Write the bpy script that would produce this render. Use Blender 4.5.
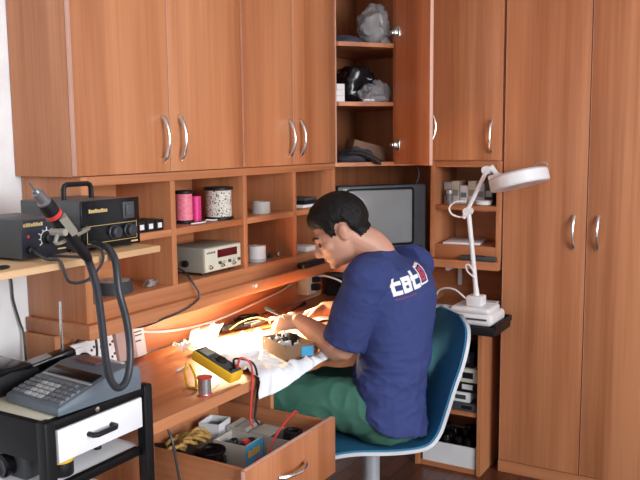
import bpy, bmesh, math, random
from mathutils import Vector, Matrix, noise
from mathutils.bvhtree import BVHTree
R = math.radians
random.seed(4)
S = bpy.context.scene
C = S.collection
for o in list(bpy.data.objects): bpy.data.objects.remove(o)

# ------------------------------------------------------------------ camera
cd = bpy.data.cameras.new('camera'); cam = bpy.data.objects.new('camera', cd); C.objects.link(cam)
cd.sensor_width = 36.0; cd.lens = 44.3; cd.clip_start = 0.02; cd.clip_end = 60
rx, ux, fx = (0.506, -0.863, -0.009), (0.111, 0.054, 0.992), (0.856, 0.503, -0.123)
f = Vector(fx).normalized(); r = f.cross(Vector(ux)).normalized(); u = r.cross(f)
cam.matrix_world = Matrix(((r.x, u.x, -f.x, 0), (r.y, u.y, -f.y, 0), (r.z, u.z, -f.z, 1.5), (0, 0, 0, 1)))
S.camera = cam
# ------------------------------------------------------------------ light
S.view_settings.view_transform = 'Standard'; S.view_settings.look = 'None'
S.view_settings.exposure = 0.0; S.view_settings.gamma = 1.0; S.view_settings.use_curve_mapping = False
w = bpy.data.worlds.new('world'); S.world = w; w.use_nodes = True
w.node_tree.nodes['Background'].inputs[0].default_value = (0.86, 0.93, 1.0, 1)
w.node_tree.nodes['Background'].inputs[1].default_value = 0.36

def area(name, loc, target, sx, sy, power, col):
    l = bpy.data.lights.new(name, 'AREA'); l.shape = 'RECTANGLE'; l.size = sx; l.size_y = sy
    l.energy = power; l.color = col
    o = bpy.data.objects.new(name, l); C.objects.link(o); o.location = loc
    o.rotation_euler = (Vector(target) - Vector(loc)).to_track_quat('-Z', 'Y').to_euler()
    return o
area('window_daylight', (0.35, -2.72, 1.75), (0.55, 1.6, 1.45), 2.4, 1.4, 175, (0.965, 0.975, 1.0))
lamp_l = bpy.data.lights.new('work_light', 'AREA'); lamp_l.shape = 'RECTANGLE'; lamp_l.size = 0.50; lamp_l.size_y = 0.05
lamp_l.spread = R(120); lamp_l.energy = 15.0; lamp_l.color = (1.0, 0.78, 0.48)
lamp_o = bpy.data.objects.new('work_light', lamp_l); C.objects.link(lamp_o)
lamp_o.location = (2.40, 1.740, 0.930)
lamp_o.rotation_euler = (Vector((2.38, 1.665, 0.764)) - Vector(lamp_o.location)).to_track_quat('-Z', 'Y').to_euler()

# ------------------------------------------------------------------ materials
def nodes(name):
    m = bpy.data.materials.new(name); m.use_nodes = True
    return m, m.node_tree.nodes, m.node_tree.links, m.node_tree.nodes['Principled BSDF']
def plain(name, col, rough=0.5, metal=0.0, var=0.06, bump=0.0, bscale=200, trans=0.0, alpha=1.0, emit=0.0, spec=0.5, vscale=9):
    m, N, L, B = nodes(name)
    B.inputs['Roughness'].default_value = rough; B.inputs['Metallic'].default_value = metal
    B.inputs['Transmission Weight'].default_value = trans; B.inputs['Alpha'].default_value = alpha
    B.inputs['Specular IOR Level'].default_value = spec
    tc = N.new('ShaderNodeTexCoord'); n = N.new('ShaderNodeTexNoise'); n.inputs['Scale'].default_value = vscale
    n.inputs['Detail'].default_value = 3
    L.new(tc.outputs['Object'], n.inputs['Vector'])
    rp = N.new('ShaderNodeValToRGB')
    rp.color_ramp.elements[0].position = 0.3; rp.color_ramp.elements[1].position = 0.7
    rp.color_ramp.elements[0].color = [max(0, c * (1 - var)) for c in col] + [1]
    rp.color_ramp.elements[1].color = [min(1, c * (1 + var)) for c in col] + [1]
    L.new(n.outputs['Fac'], rp.inputs['Fac']); L.new(rp.outputs['Color'], B.inputs['Base Color'])
    if emit:
        B.inputs['Emission Strength'].default_value = emit; B.inputs['Emission Color'].default_value = (*col, 1)
    if bump:
        n2 = N.new('ShaderNodeTexNoise'); n2.inputs['Scale'].default_value = bscale
        L.new(tc.outputs['Object'], n2.inputs['Vector'])
        b = N.new('ShaderNodeBump'); b.inputs['Strength'].default_value = bump; b.inputs['Distance'].default_value = 0.004
        L.new(n2.outputs['Fac'], b.inputs['Height']); L.new(b.outputs['Normal'], B.inputs['Normal'])
    return m
def wood(name, c1, c2, axis, rough=0.36, band=6.5):
    m, N, L, B = nodes(name)
    B.inputs['Roughness'].default_value = rough; B.inputs['Specular IOR Level'].default_value = 0.4
    tc = N.new('ShaderNodeTexCoord'); oi = N.new('ShaderNodeObjectInfo')
    add = N.new('ShaderNodeVectorMath'); add.operation = 'MULTIPLY_ADD'
    add.inputs[0].default_value = (1, 1, 1)
    comb = N.new('ShaderNodeCombineXYZ')
    mul = N.new('ShaderNodeMath'); mul.operation = 'MULTIPLY'; mul.inputs[1].default_value = 37.0
    L.new(oi.outputs['Random'], mul.inputs[0])
    for i in range(3): L.new(mul.outputs[0], comb.inputs[i])
    va = N.new('ShaderNodeVectorMath'); va.operation = 'ADD'
    L.new(tc.outputs['Object'], va.inputs[0]); L.new(comb.outputs[0], va.inputs[1])
    N.remove(add)
    def stretched(sc, thin):
        mp = N.new('ShaderNodeMapping'); s = [sc, sc, sc]; s[axis] = sc * thin
        mp.inputs['Scale'].default_value = s; L.new(va.outputs[0], mp.inputs['Vector'])
        n = N.new('ShaderNodeTexNoise'); n.inputs['Scale'].default_value = 1; n.inputs['Detail'].default_value = 4
        n.inputs['Roughness'].default_value = 0.55
        L.new(mp.outputs[0], n.inputs['Vector']); return n
    a = stretched(band, 0.05); b = stretched(70, 0.02)
    mx = N.new('ShaderNodeMath'); mx.operation = 'MULTIPLY_ADD'; mx.inputs[1].default_value = 0.25
    L.new(b.outputs['Fac'], mx.inputs[0]); L.new(a.outputs['Fac'], mx.inputs[2])
    rp = N.new('ShaderNodeValToRGB'); rp.color_ramp.elements[0].position = 0.48; rp.color_ramp.elements[1].position = 0.76
    rp.color_ramp.elements[0].color = (*c1, 1); rp.color_ramp.elements[1].color = (*c2, 1)
    L.new(mx.outputs[0], rp.inputs['Fac']); L.new(rp.outputs['Color'], B.inputs['Base Color'])
    return m
WC1, WC2 = (0.37, 0.128, 0.050), (0.60, 0.258, 0.120)
WZ = wood('cherry_laminate_upright', WC1, WC2, 2)
WX = wood('cherry_laminate_lengthwise', WC1, WC2, 0)
WY = wood('cherry_laminate_crosswise', WC1, WC2, 1)
EDGE = plain('cherry_edge_band', (0.72, 0.43, 0.34), 0.35)
FLOORM = wood('dark_parquet', (0.060, 0.020, 0.012), (0.13, 0.045, 0.025), 0, 0.3, 14)
PINE = wood('raw_plywood', (0.55, 0.33, 0.16), (0.68, 0.45, 0.25), 0, 0.55, 16)
WALL = plain('white_plaster', (0.82, 0.84, 0.86), 0.85, bump=0.1, bscale=60)
CHROME = plain('brushed_steel', (0.78, 0.77, 0.75), 0.22, 1.0)
BLACK = plain('black_plastic', (0.010, 0.010, 0.012), 0.45, spec=0.3)
BLACKG = plain('glossy_black', (0.006, 0.006, 0.008), 0.18, spec=0.3)
BLACKM = plain('black_painted_metal', (0.006, 0.006, 0.007), 0.4, spec=0.25)
DGREY = plain('dark_grey_plastic', (0.055, 0.060, 0.068), 0.5)
MGREY = plain('mid_grey_plastic', (0.17, 0.19, 0.21), 0.45)
CALC = plain('blue_grey_plastic', (0.13, 0.165, 0.20), 0.42)
LGREY = plain('light_grey_plastic', (0.48, 0.50, 0.52), 0.45)
WHITE = plain('white_plastic', (0.82, 0.83, 0.84), 0.4)
WLAM = plain('white_laminate', (0.86, 0.88, 0.92), 0.35)
CREAM = plain('cream_plastic', (0.66, 0.64, 0.52), 0.45)
KHAKI = plain('khaki_metal', (0.30, 0.29, 0.24), 0.45)
RUBBER = plain('black_rubber', (0.028, 0.032, 0.040), 0.38)
YEL = plain('yellow_plastic', (0.85, 0.52, 0.03), 0.4)
RED = plain('red_plastic', (0.62, 0.05, 0.05), 0.4)
GOLD = plain('gold_print', (0.55, 0.40, 0.16), 0.4)
WPR = plain('white_print', (0.80, 0.80, 0.80), 0.5)
BLUEL = plain('blue_label', (0.05, 0.35, 0.62), 0.4)
ORANGE = plain('orange_card', (0.85, 0.30, 0.03), 0.55)
CARD = plain('cardboard', (0.42, 0.31, 0.21), 0.8, var=0.12)
CARDG = plain('pale_cardboard', (0.50, 0.46, 0.40), 0.8, var=0.12)
PAPER = plain('white_paper', (0.80, 0.80, 0.80), 0.8)
CLOTH = plain('white_cotton_cloth', (0.82, 0.85, 0.90), 0.9, bump=0.3, bscale=300)
PINK = plain('pink_wire', (0.85, 0.22, 0.30), 0.5, var=0.2, vscale=120)
MAG = plain('magenta_wire', (0.72, 0.03, 0.22), 0.45, var=0.2, vscale=120)
SOLD = plain('solder_wire', (0.55, 0.55, 0.56), 0.3, 0.9, var=0.15, vscale=200)
CUC = plain('bare_copper', (0.75, 0.45, 0.2), 0.3, 0.9)
LEDR = plain('dark_red_window', (0.10, 0.008, 0.012), 0.2)
SCREEN = plain('grey_tube_glass', (0.19, 0.21, 0.22), 0.09, spec=0.7)
TVP = plain('tv_grey_plastic', (0.045, 0.053, 0.065), 0.4)
SKIN = plain('skin', (0.56, 0.29, 0.20), 0.5, var=0.08, vscale=14)
HAIR = plain('black_hair', (0.006, 0.005, 0.005), 0.6, var=0.3, spec=0.25, bump=0.8, bscale=160, vscale=60)
SHIRT = plain('navy_cotton', (0.040, 0.056, 0.175), 0.85, bump=0.15, bscale=420, spec=0.2)
TROUS = plain('green_cotton', (0.052, 0.150, 0.108), 0.85, bump=0.2, bscale=420, spec=0.2)
CHBLUE = plain('teal_blue_upholstery', (0.030, 0.170, 0.320), 0.8, bump=0.25, bscale=500, spec=0.25)
SHELLM = plain('pale_grey_shell', (0.52, 0.54, 0.57), 0.45)
POSTM = plain('grey_metal_post', (0.42, 0.45, 0.48), 0.4, 0.3)
DENIM = plain('dark_grey_fabric', (0.055, 0.062, 0.080), 0.9, bump=0.3, bscale=300)
YELW = plain('yellow_wire', (0.50, 0.29, 0.08), 0.5, var=0.3, vscale=90)
def film(name, col, alpha, rough=0.18):
    return plain(name, col, rough, alpha=alpha, bump=0.5, bscale=70)
BAG = film('clear_plastic_film', (0.55, 0.57, 0.60), 0.40)
BAGW = film('milky_plastic_film', (0.42, 0.44, 0.46), 0.62)
def speckle(name):
    m, N, L, B = nodes(name)
    tc = N.new('ShaderNodeTexCoord'); v = N.new('ShaderNodeTexNoise'); v.inputs['Scale'].default_value = 150
    L.new(tc.outputs['Object'], v.inputs['Vector'])
    rp = N.new('ShaderNodeValToRGB'); rp.color_ramp.interpolation = 'CONSTANT'
    e = rp.color_ramp.elements; e[0].color = (0.03, 0.03, 0.03, 1); e[1].position = 0.41; e[1].color = (0.72, 0.70, 0.62, 1)
    x = e.new(0.60); x.color = (0.35, 0.22, 0.12, 1); x = e.new(0.66); x.color = (0.72, 0.70, 0.62, 1)
    L.new(v.outputs['Fac'], rp.inputs['Fac']); L.new(rp.outputs['Color'], B.inputs['Base Color'])
    return m
SPECK = speckle('black_and_cream_wire')
def parquet():
    m, N, L, B = nodes('dark_red_parquet'); B.inputs['Roughness'].default_value = 0.3
    tc = N.new('ShaderNodeTexCoord'); b = N.new('ShaderNodeTexBrick')
    b.inputs['Color1'].default_value = (0.085, 0.028, 0.016, 1); b.inputs['Color2'].default_value = (0.13, 0.045, 0.024, 1)
    b.inputs['Mortar'].default_value = (0.02, 0.008, 0.005, 1); b.inputs['Scale'].default_value = 2.2
    b.inputs['Mortar Size'].default_value = 0.006; b.inputs['Row Height'].default_value = 0.16; b.inputs['Brick Width'].default_value = 0.9
    L.new(tc.outputs['Object'], b.inputs['Vector']); L.new(b.outputs['Color'], B.inputs['Base Color'])
    return m
FLOORM = parquet()

# ------------------------------------------------------------------ mesh builder
def catmull(pts, n=8):
    P = [Vector(p) for p in pts]
    if len(P) < 3: return P
    out = []
    Q = [P[0] * 2 - P[1]] + P + [P[-1] * 2 - P[-2]]
    for i in range(1, len(Q) - 2):
        a, b, c, d = Q[i - 1], Q[i], Q[i + 1], Q[i + 2]
        for k in range(n):
            t = k / n
            out.append(0.5 * ((2 * b) + (c - a) * t + (2 * a - 5 * b + 4 * c - d) * t * t + (3 * b - a - 3 * c + d) * t ** 3))
    out.append(P[-1]); return out
class M:
    def __init__(s, T=None): s.bm = bmesh.new(); s.T = T or Matrix()
    def _v(s, p): return s.bm.verts.new(s.T @ Vector(p))
    def _f(s, vs, mi):
        try: f = s.bm.faces.new(vs); f.material_index = mi; return f
        except ValueError: return None
    def box(s, x0, x1, y0, y1, z0, z1, bev=0.0, mi=0, seg=2, em=None):
        x0, x1 = sorted((x0, x1)); y0, y1 = sorted((y0, y1)); z0, z1 = sorted((z0, z1))
        v = [s._v(p) for p in ((x0, y0, z0), (x1, y0, z0), (x1, y1, z0), (x0, y1, z0), (x0, y0, z1), (x1, y0, z1), (x1, y1, z1), (x0, y1, z1))]
        fs = []
        for k, ids in enumerate(((3, 2, 1, 0), (4, 5, 6, 7), (0, 1, 5, 4), (1, 2, 6, 5), (2, 3, 7, 6), (3, 0, 4, 7))):
            m = mi
            if em and k in em[0]: m = em[1]
            fs.append(s._f([v[i] for i in ids], m))
        if bev: s.bev(v, bev, seg)
        return s
    def bev(s, verts, off, seg=2):
        es = {e for v in verts for e in v.link_edges}
        bmesh.ops.bevel(s.bm, geom=list(es), offset=off, segments=seg, affect='EDGES', profile=0.5)
    def prism(s, poly, axis, a, b, bev=0.0, mi=0, seg=2):
        # poly: 2D points in the two other axes (in order), extruded along axis from a to b
        def P(q, t):
            if axis == 2: return (q[0], q[1], t)
            if axis == 1: return (q[0], t, q[1])
            return (t, q[0], q[1])
        A = [s._v(P(q, a)) for q in poly]; B = [s._v(P(q, b)) for q in poly]
        n = len(poly); s._f(A[::-1], mi); s._f(B, mi)
        for i in range(n): s._f([A[i], A[(i + 1) % n], B[(i + 1) % n], B[i]], mi)
        if bev: s.bev(A + B, bev, seg)
        return s
    def rings(s, rs, mi=0, cap=True):
        V = [[s._v(p) for p in r] for r in rs]; n = len(V[0])
        for a, b in zip(V, V[1:]):
            for i in range(n): s._f([a[i], a[(i + 1) % n], b[(i + 1) % n], b[i]], mi)
        if cap: s._f(V[0][::-1], mi); s._f(V[-1], mi)
        return s
    def tube(s, pts, rad, seg=10, smooth=8, mi=0, flat=1.0):
        P = catmull(pts, smooth) if smooth else [Vector(p) for p in pts]
        n = len(P); rr = rad if isinstance(rad, (list, tuple)) else [rad, rad]
        def rat(i):
            t = i / (n - 1) * (len(rr) - 1); k = min(int(t), len(rr) - 2); return rr[k] + (rr[k + 1] - rr[k]) * (t - k)
        up = None; rs = []
        for i in range(n):
            d = (P[min(i + 1, n - 1)] - P[max(i - 1, 0)])
            if d.length < 1e-9: d = Vector((0, 0, 1))
            d.normalize()
            if up is None:
                up = Vector((0, 0, 1)) if abs(d.z) < 0.9 else Vector((1, 0, 0))
            up = (up - d * up.dot(d)).normalized(); sd = d.cross(up)
            q = rat(i)
            rs.append([P[i] + (sd * math.cos(2 * math.pi * k / seg) + up * math.sin(2 * math.pi * k / seg) * flat) * q for k in range(seg)])
        return s.rings(rs, mi)
    def cyl(s, p0, p1, r0, r1=None, seg=24, mi=0):
        return s.tube([p0, p1], [r0, r0 if r1 is None else r1], seg, 0, mi)
    def lathe(s, prof, c=(0, 0, 0), axis=2, seg=28, mi=0, mis=None):
        c = Vector(c); V = []
        for (q, h) in prof:
            ring = []
            for k in range(seg):
                a = 2 * math.pi * k / seg; x, y = q * math.cos(a), q * math.sin(a)
                p = (x, y, h) if axis == 2 else ((x, h, -y) if axis == 1 else (h, x, y))
                ring.append(s._v(c + Vector(p)))
            V.append(ring)
        for i, (a, b) in enumerate(zip(V, V[1:])):
            for k in range(seg): s._f([a[k], a[(k + 1) % seg], b[(k + 1) % seg], b[k]], mis[i] if mis else mi)
        s._f(V[0][::-1], mis[0] if mis else mi); s._f(V[-1], mis[-1] if mis else mi)
        return s
    def ell(s, c, q, mi=0, seg=24, rg=14, rot=None):
        c = Vector(c); rs = []
        for i in range(rg + 1):
            a = math.pi * (i / rg) ; a = min(max(a, 0.02), math.pi - 0.02)
            ring = []
            for k in range(seg):
                b = 2 * math.pi * k / seg
                p = Vector((q[0] * math.sin(a) * math.cos(b), q[1] * math.sin(a) * math.sin(b), -q[2] * math.cos(a)))
                if rot: p = rot @ p
                ring.append(c + p)
            rs.append(ring)
        return s.rings(rs, mi)
    def grid(s, G, t=0.0, mi=0, mi2=None):
        # G[i][j] points; t>0 gives thickness along -normal
        n, m = len(G), len(G[0]); G = [[Vector(p) for p in row] for row in G]
        A = [[s._v(p) for p in row] for row in G]
        for i in range(n - 1):
            for j in range(m - 1): s._f([A[i][j], A[i + 1][j], A[i + 1][j + 1], A[i][j + 1]], mi)
        if t:
            mb = mi if mi2 is None else mi2
            B = []
            for i in range(n):
                row = []
                for j in range(m):
                    du = G[min(i + 1, n - 1)][j] - G[max(i - 1, 0)][j]; dv = G[i][min(j + 1, m - 1)] - G[i][max(j - 1, 0)]
                    nn = du.cross(dv)
                    nn = nn.normalized() if nn.length > 1e-12 else Vector((0, 0, 1))
                    row.append(s._v(G[i][j] - nn * t))
                B.append(row)
            for i in range(n - 1):
                for j in range(m - 1): s._f([B[i][j], B[i][j + 1], B[i + 1][j + 1], B[i + 1][j]], mb)
            bd = [(i, 0) for i in range(n)] + [(n - 1, j) for j in range(1, m)] + [(i, m - 1) for i in range(n - 2, -1, -1)] + [(0, j) for j in range(m - 2, 0, -1)]
            for k in range(len(bd)):
                a, b = bd[k], bd[(k + 1) % len(bd)]
                s._f([A[a[0]][a[1]], B[a[0]][a[1]], B[b[0]][b[1]], A[b[0]][b[1]]], mb)
        return s
def root_matrix(o):
    while o.parent: o = o.parent
    return Matrix.Translation(o.location) @ o.rotation_euler.to_matrix().to_4x4()
def obj(name, b, mats, parent=None, loc=None, ang=35, label=None, local=False):
    bmesh.ops.recalc_face_normals(b.bm, faces=b.bm.faces)
    me = bpy.data.meshes.new(name); b.bm.to_mesh(me); b.bm.free()
    for m in (mats if isinstance(mats, (list, tuple)) else [mats]): me.materials.append(m)
    return link(name, me, parent, loc, ang, label, local)
def link(name, me, parent=None, loc=None, ang=35, label=None, local=False):
    o = bpy.data.objects.new(name, me); C.objects.link(o)
    if parent:
        if not local: me.transform(root_matrix(parent).inverted())
        o.parent = parent
    elif loc is not None:
        if not local: me.transform(Matrix.Translation(-Vector(loc)))
        o.location = loc
    me.shade_smooth(); me.set_sharp_from_angle(angle=R(ang))
    if label: o['label'] = label
    return o
def tag(o, label, cat, group=None, kind=None):
    o['label'] = label; o['category'] = cat
    if group: o['group'] = group
    if kind: o['kind'] = kind
    return o
def thing(name, label, cat, loc, rz=0.0, group=None):
    o = bpy.data.objects.new(name, None); C.objects.link(o); o.location = loc; o.rotation_euler = (0, 0, rz)
    o.empty_display_size = 0.05
    return tag(o, label, cat, group)
def structure(name, b, mat):
    o = obj(name, b, mat); o['kind'] = 'structure'; return o
def dup(o, loc, label=None, rz=None, parent=None):
    c = o.copy(); C.objects.link(c)
    if parent: c.parent = parent
    else:
        c.location = loc
        if rz is not None: c.rotation_euler = (0, 0, rz)
        if label: c['label'] = label
    for ch in list(o.children): dup(ch, None, None, None, c)
    return c
def crumple(m, amp, sc, seed=0.0):
    for v in m.bm.verts:
        v.co += Vector(noise.noise_vector(v.co * sc + Vector((seed, seed * 1.7, -seed)))) * amp
    return m

# ------------------------------------------------------------------ setting
YA, XB = 1.932, 3.66
structure('floor', M().box(-2.6, XB, -2.8, YA, -0.05, 0.0), FLOORM)
structure('wall_left', M().box(-2.6, XB + 0.1, YA, YA + 0.1, 0.0, 2.6), WALL)
structure('wall_right', M().box(XB, XB + 0.1, -2.8, YA, 0.0, 2.6), WALL)
structure('wall_near', M().box(-2.7, -2.6, -2.8, YA, 0.0, 2.6), WALL)
b = M(); wx0, wx1, wz0, wz1 = -0.90, 1.60, 1.02, 2.48
b.box(-2.6, wx0, -2.9, -2.8, 0.0, 2.6).box(wx1, XB + 0.1, -2.9, -2.8, 0.0, 2.6).box(wx0, wx1, -2.9, -2.8, 0.0, wz0).box(wx0, wx1, -2.9, -2.8, wz1, 2.6)
structure('wall_back', b, WALL)
b = M()
for a in (wx0, (wx0 + wx1) / 2 - 0.025, wx1 - 0.05): b.box(a, a + 0.05, -2.87, -2.82, wz0, wz1, 0.004)
for a in (wz0, wz1 - 0.05): b.box(wx0, wx1, -2.875, -2.815, a, a + 0.05, 0.004)
structure('window_1', b, WHITE)
structure('ceiling', M().box(-2.6, XB, -2.8, YA, 2.6, 2.65), WALL)

# ------------------------------------------------------------------ cupboards
def handle_v(m, x, y, z0, z1, out, ax):
    # bow handle between z0 and z1; ax = axis it stands out along (negative direction)
    d = Vector((0, -out, 0)) if ax == 1 else Vector((-out, 0, 0))
    b = Vector((x, y, 0)); p = []
    n = 10
    for i in range(n + 1):
        t = i / n; k = math.sin(math.pi * t) ** 0.8
        p.append(b + Vector((0, 0, z0 + (z1 - z0) * t)) + d * (0.25 + 0.75 * k))
    m.tube([b + Vector((0, 0, z0))] + p + [b + Vector((0, 0, z1))], [0.0075, 0.0075, 0.0055, 0.0048, 0.0055, 0.0075, 0.0075], 10, 3)
    for z in (z0, z1):
        m.cyl(b + Vector((0, 0, z)), b + Vector((0, 0, z)) + d * 0.3, 0.0085, 0.0075, 14)
    return m
def door_y(par, x0, x1, y, z0, z1, hx, hz, t=0.018):      # door facing -y
    d = obj('door', M().box(x0 + 0.003, x1, y, y + t, z0, z1, 0.0015).box(x0, x0 + 0.003, y + 0.0004, y + t, z0, z1, 0.0008, mi=1), [WZ, EDGE], par)
    obj('handle', handle_v(M(), hx, y, hz, hz + 0.134, 0.030, 1), CHROME, d); return d
def door_x(par, x, y0, y1, z0, z1, hy, hz, t=0.018):      # door facing -x
    d = obj('door', M().box(x, x + t, y0, y1 - 0.003, z0, z1, 0.0015).box(x + 0.0004, x + t, y1 - 0.003, y1, z0, z1, 0.0008, mi=1), [WZ, EDGE], par)
    obj('handle', handle_v(M(), x, hy, hz, hz + 0.134, 0.030, 0), CHROME, d); return d
YC = 1.680                       # front of the left run of cupboards
XS = (1.536, 1.928, 2.322, 2.661, 3.003)
for (x0, xm, x1, lab) in ((XS[0], XS[1], XS[2], 'closed two-door cherry wood wall cupboard at the far left, above the soldering stations'),
                          (XS[2], XS[3], XS[4], 'closed wall cupboard with two narrower doors, next to the open corner cupboard')):
    t = thing('wall_cupboard', lab, 'cupboard', (x0, YA - 0.005, 1.411))
    b = M()
    b.box(x0 + (0 if x0 == XS[0] else 0.001), x0 + 0.018, YC + 0.019, YA - 0.003, 1.411, 2.40).box(x1 - 0.018, x1 - 0.001, YC + 0.019, YA - 0.003, 1.411, 2.40)
    b.box(x0 + 0.018, x1 - 0.018, YC + 0.019, YA - 0.003, 1.411, 1.429).box(x0 + 0.018, x1 - 0.018, YC + 0.019, YA - 0.003, 2.382, 2.40)
    b.box(x0 + 0.018, x1 - 0.018, YA - 0.012, YA - 0.004, 1.429, 2.382)
    obj('carcass', b, WZ, t)
    door_y(t, x0 + 0.002, xm - 0.002, YC, 1.413, 2.398, xm - 0.036, 1.449)
    door_y(t, xm + 0.002, x1 - 0.002, YC, 1.413, 2.398, xm + 0.044, 1.451)

# open pigeon-hole unit under the cupboards, with the ledge below it
YH = 1.684
t = thing('pigeonhole_unit', 'open cherry wood pigeonhole unit of eight compartments under the closed wall cupboards', 'shelf unit', (XS[0], YA - 0.005, 0.945))
for k, x in enumerate(XS):
    w0 = 0.024
    a = XS[0] + 0.020 if k == 0 else (x - w0 if k == 4 else x - 0.002)
    obj('side_panel' if k in (0, 4) else 'divider', M().box(a, a + (0.026 if k == 0 else w0), YH + (0 if k in (0, 4) else 0.0005), YA - 0.003, 0.993 if k == 0 else 1.045, 1.410 if k == 0 else 1.383, 0.001, em=((2,), 1)), [WZ, WZ], t)
for k in range(4):
    a = XS[k] + (0.046 if k == 0 else 0.022); bx = XS[k + 1] - (0.024 if k == 3 else 0.002)
    obj('shelf', M().box(a, bx, YH + 0.001, YA - 0.012, 1.206, 1.228, 0.001), WX, t)
obj('top_rail', M().box(XS[0] + 0.046, XS[4], YH, YA - 0.003, 1.383, 1.410, 0.001), WX, t)
obj('bottom_board', M().box(XS[0] + 0.046, XS[4], YH, YA - 0.003, 0.993, 1.045, 0.001), WX, t)
obj('back_panel', M().box(XS[0] + 0.046, XS[4] - 0.024, YA - 0.011, YA - 0.003, 1.045, 1.383), WX, t)
obj('ledge', M().box(XS[0] + 0.006, XS[4], YH - 0.022, YA - 0.003, 0.948, 0.992, 0.004), WX, t)
obj('end_panel', M().box(XS[0], XS[0] + 0.02, 1.80, YA - 0.003, 0.766, 0.947), WZ, t)
obj('splashback', M().box(XS[0] + 0.02, XB - 0.02, YA - 0.014, YA - 0.003, 0.766, 0.947), WX, t)

# open corner cupboard on the diagonal
P0 = Vector((XS[4] + 0.001, YC + 0.004, 0)); P1 = Vector((3.374, 1.396, 0))
dg = (P1 - P0).normalized(); nrm = Vector((-dg.y, dg.x, 0)); nrm = nrm if nrm.x > 0 else -nrm   # nrm points into the corner
hp = P0 + dg * 0.285
t = thing('corner_cupboard', 'open cherry wood corner cupboard with its door swung out, above the television', 'cupboard', (3.3, 1.7, 1.411))
def dpoly(a, b, d0, d1):
    return [tuple((P0 + dg * a + nrm * d0)[:2]), tuple((P0 + dg * b + nrm * d0)[:2]), tuple((P0 + dg * b + nrm * d1)[:2]), tuple((P0 + dg * a + nrm * d1)[:2])]
Ld = (P1 - P0).length
corner = [tuple(P0[:2]), tuple(P1[:2]), (XB - 0.003, 1.396), (XB - 0.003, YA - 0.003), (P0.x, YA - 0.003)]
inner = [tuple((P0 + dg * 0.02 + nrm * 0.004)[:2]), tuple((hp + nrm * 0.004)[:2]), (XB - 0.05, 1.62), (XB - 0.02, YA - 0.02), (P0.x + 0.02, YA - 0.02)]
obj('bottom_board', M().prism(corner, 2, 1.394, 1.411), WX, t)
obj('top_board', M().prism(corner, 2, 2.382, 2.40), WX, t)
obj('side_panel', M().box(P0.x, P0.x + 0.018, P0.y + 0.002, YA - 0.003, 1.411, 2.382, em=((2,), 1)), [WZ, EDGE], t)
obj('stile', M().prism(dpoly(0.290, Ld - 0.004, 0.002, 0.020), 2, 1.411, 2.382), WZ, t)
b = M(); b.box(P0.x + 0.018, XB - 0.003, YA - 0.012, YA - 0.003, 1.411, 2.382); b.box(XB - 0.012, XB - 0.003, 1.396, YA - 0.012, 1.411, 2.382)
obj('back_panel', b, WZ, t)
for z in (1.675, 1.930):
    obj('shelf', M().prism(inner, 2, z - 0.018, z), [WX], t)
# door swung open: hinged at hp
fe = Vector((3.071, 1.277, 0)); hp2 = hp - nrm * 0.004
dd = (fe - hp2).normalized(); dn = Vector((-dd.y, dd.x, 0))
if dn.x < 0: dn = -dn                                   # outer face looks to +x side
T = Matrix(((dd.x, dn.x, 0, hp2.x), (dd.y, dn.y, 0, hp2.y), (0, 0, 1, 0), (0, 0, 0, 1)))
d = obj('door', M(T).box(0.004, 0.282, 0, 0.018, 1.400, 2.398, 0.002, em=((3,), 1)), [WZ, EDGE], t)
b = M(T); dz = [(0.25, 0.018, 1.49 + 0.134 * i / 12) for i in range(13)]
b.tube([(0.252, 0.018 + 0.032 * math.sin(math.pi * i / 12) ** 0.7, 1.492 + 0.134 * i / 12) for i in range(13)], [0.0075, 0.005, 0.005, 0.0075], 10, 3)
obj('handle', b, CHROME, d)
for z in (1.485, 1.975):
    b = M(T); b.box(0.008, 0.052, -0.006, 0.0005, z - 0.022, z + 0.022, 0.002); b.box(0.010, 0.03, -0.016, -0.005, z - 0.012, z + 0.012, 0.003); b.box(-0.012, 0.014, -0.018, -0.008, z - 0.008, z + 0.008, 0.002)
    obj('hinge', b, CHROME, d)

# right upper cupboard
t = thing('wall_cupboard', 'single-door cherry wood wall cupboard between the corner cupboard and the tall wardrobe', 'cupboard', (XB - 0.01, 1.225, 1.411))
b = M(); XR = 3.375
b.box(XR + 0.019, XB - 0.003, 1.375, 1.393, 1.411, 2.40).box(XR + 0.019, XB - 0.003, 1.058, 1.076, 1.411, 2.40)
b.box(XR + 0.019, XB - 0.003, 1.076, 1.375, 1.411, 1.429).box(XR + 0.019, XB - 0.003, 1.076, 1.375, 2.382, 2.40).box(XB - 0.012, XB - 0.004, 1.076, 1.375, 1.429, 2.382)
obj('carcass', b, WZ, t)
door_x(t, XR, 1.062, 1.392, 1.414, 2.398, 1.108, 1.452)
# right pigeonholes
t = thing('pigeonhole_unit', 'small open cherry wood shelf unit of two compartments behind the magnifier lamp', 'shelf unit', (XB - 0.01, 1.225, 0.927))
for y0, y1, n in ((1.369, 1.393, 'side_panel'), (1.058, 1.082, 'side_panel')):
    obj(n, M().box(XR, XB - 0.003, y0, y1, 0.968, 1.4105, 0.001), WZ, t)
obj('top_rail', M().box(XR, XB - 0.003, 1.082, 1.369, 1.384, 1.4105, 0.001), WY, t)
obj('shelf', M().box(XR + 0.001, XB - 0.011, 1.082, 1.369, 1.190, 1.212, 0.001), WY, t)
obj('bottom_board', M().box(XR, XB - 0.003, 1.082, 1.369, 0.968, 1.030, 0.001), WY, t)
obj('back_panel', M().box(XB - 0.011, XB - 0.003, 1.082, 1.369, 1.030, 1.384), WY, t)
cl = [(XS[4] + 0.002, YH - 0.02), (XR - 0.03, 1.396), (XR - 0.03, 1.06), (XB - 0.003, 1.06), (XB - 0.003, YA - 0.015), (XS[4] + 0.002, YA - 0.015)]
obj('ledge', M().prism(cl, 2, 0.930, 0.966, 0.002), WY, t)
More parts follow.
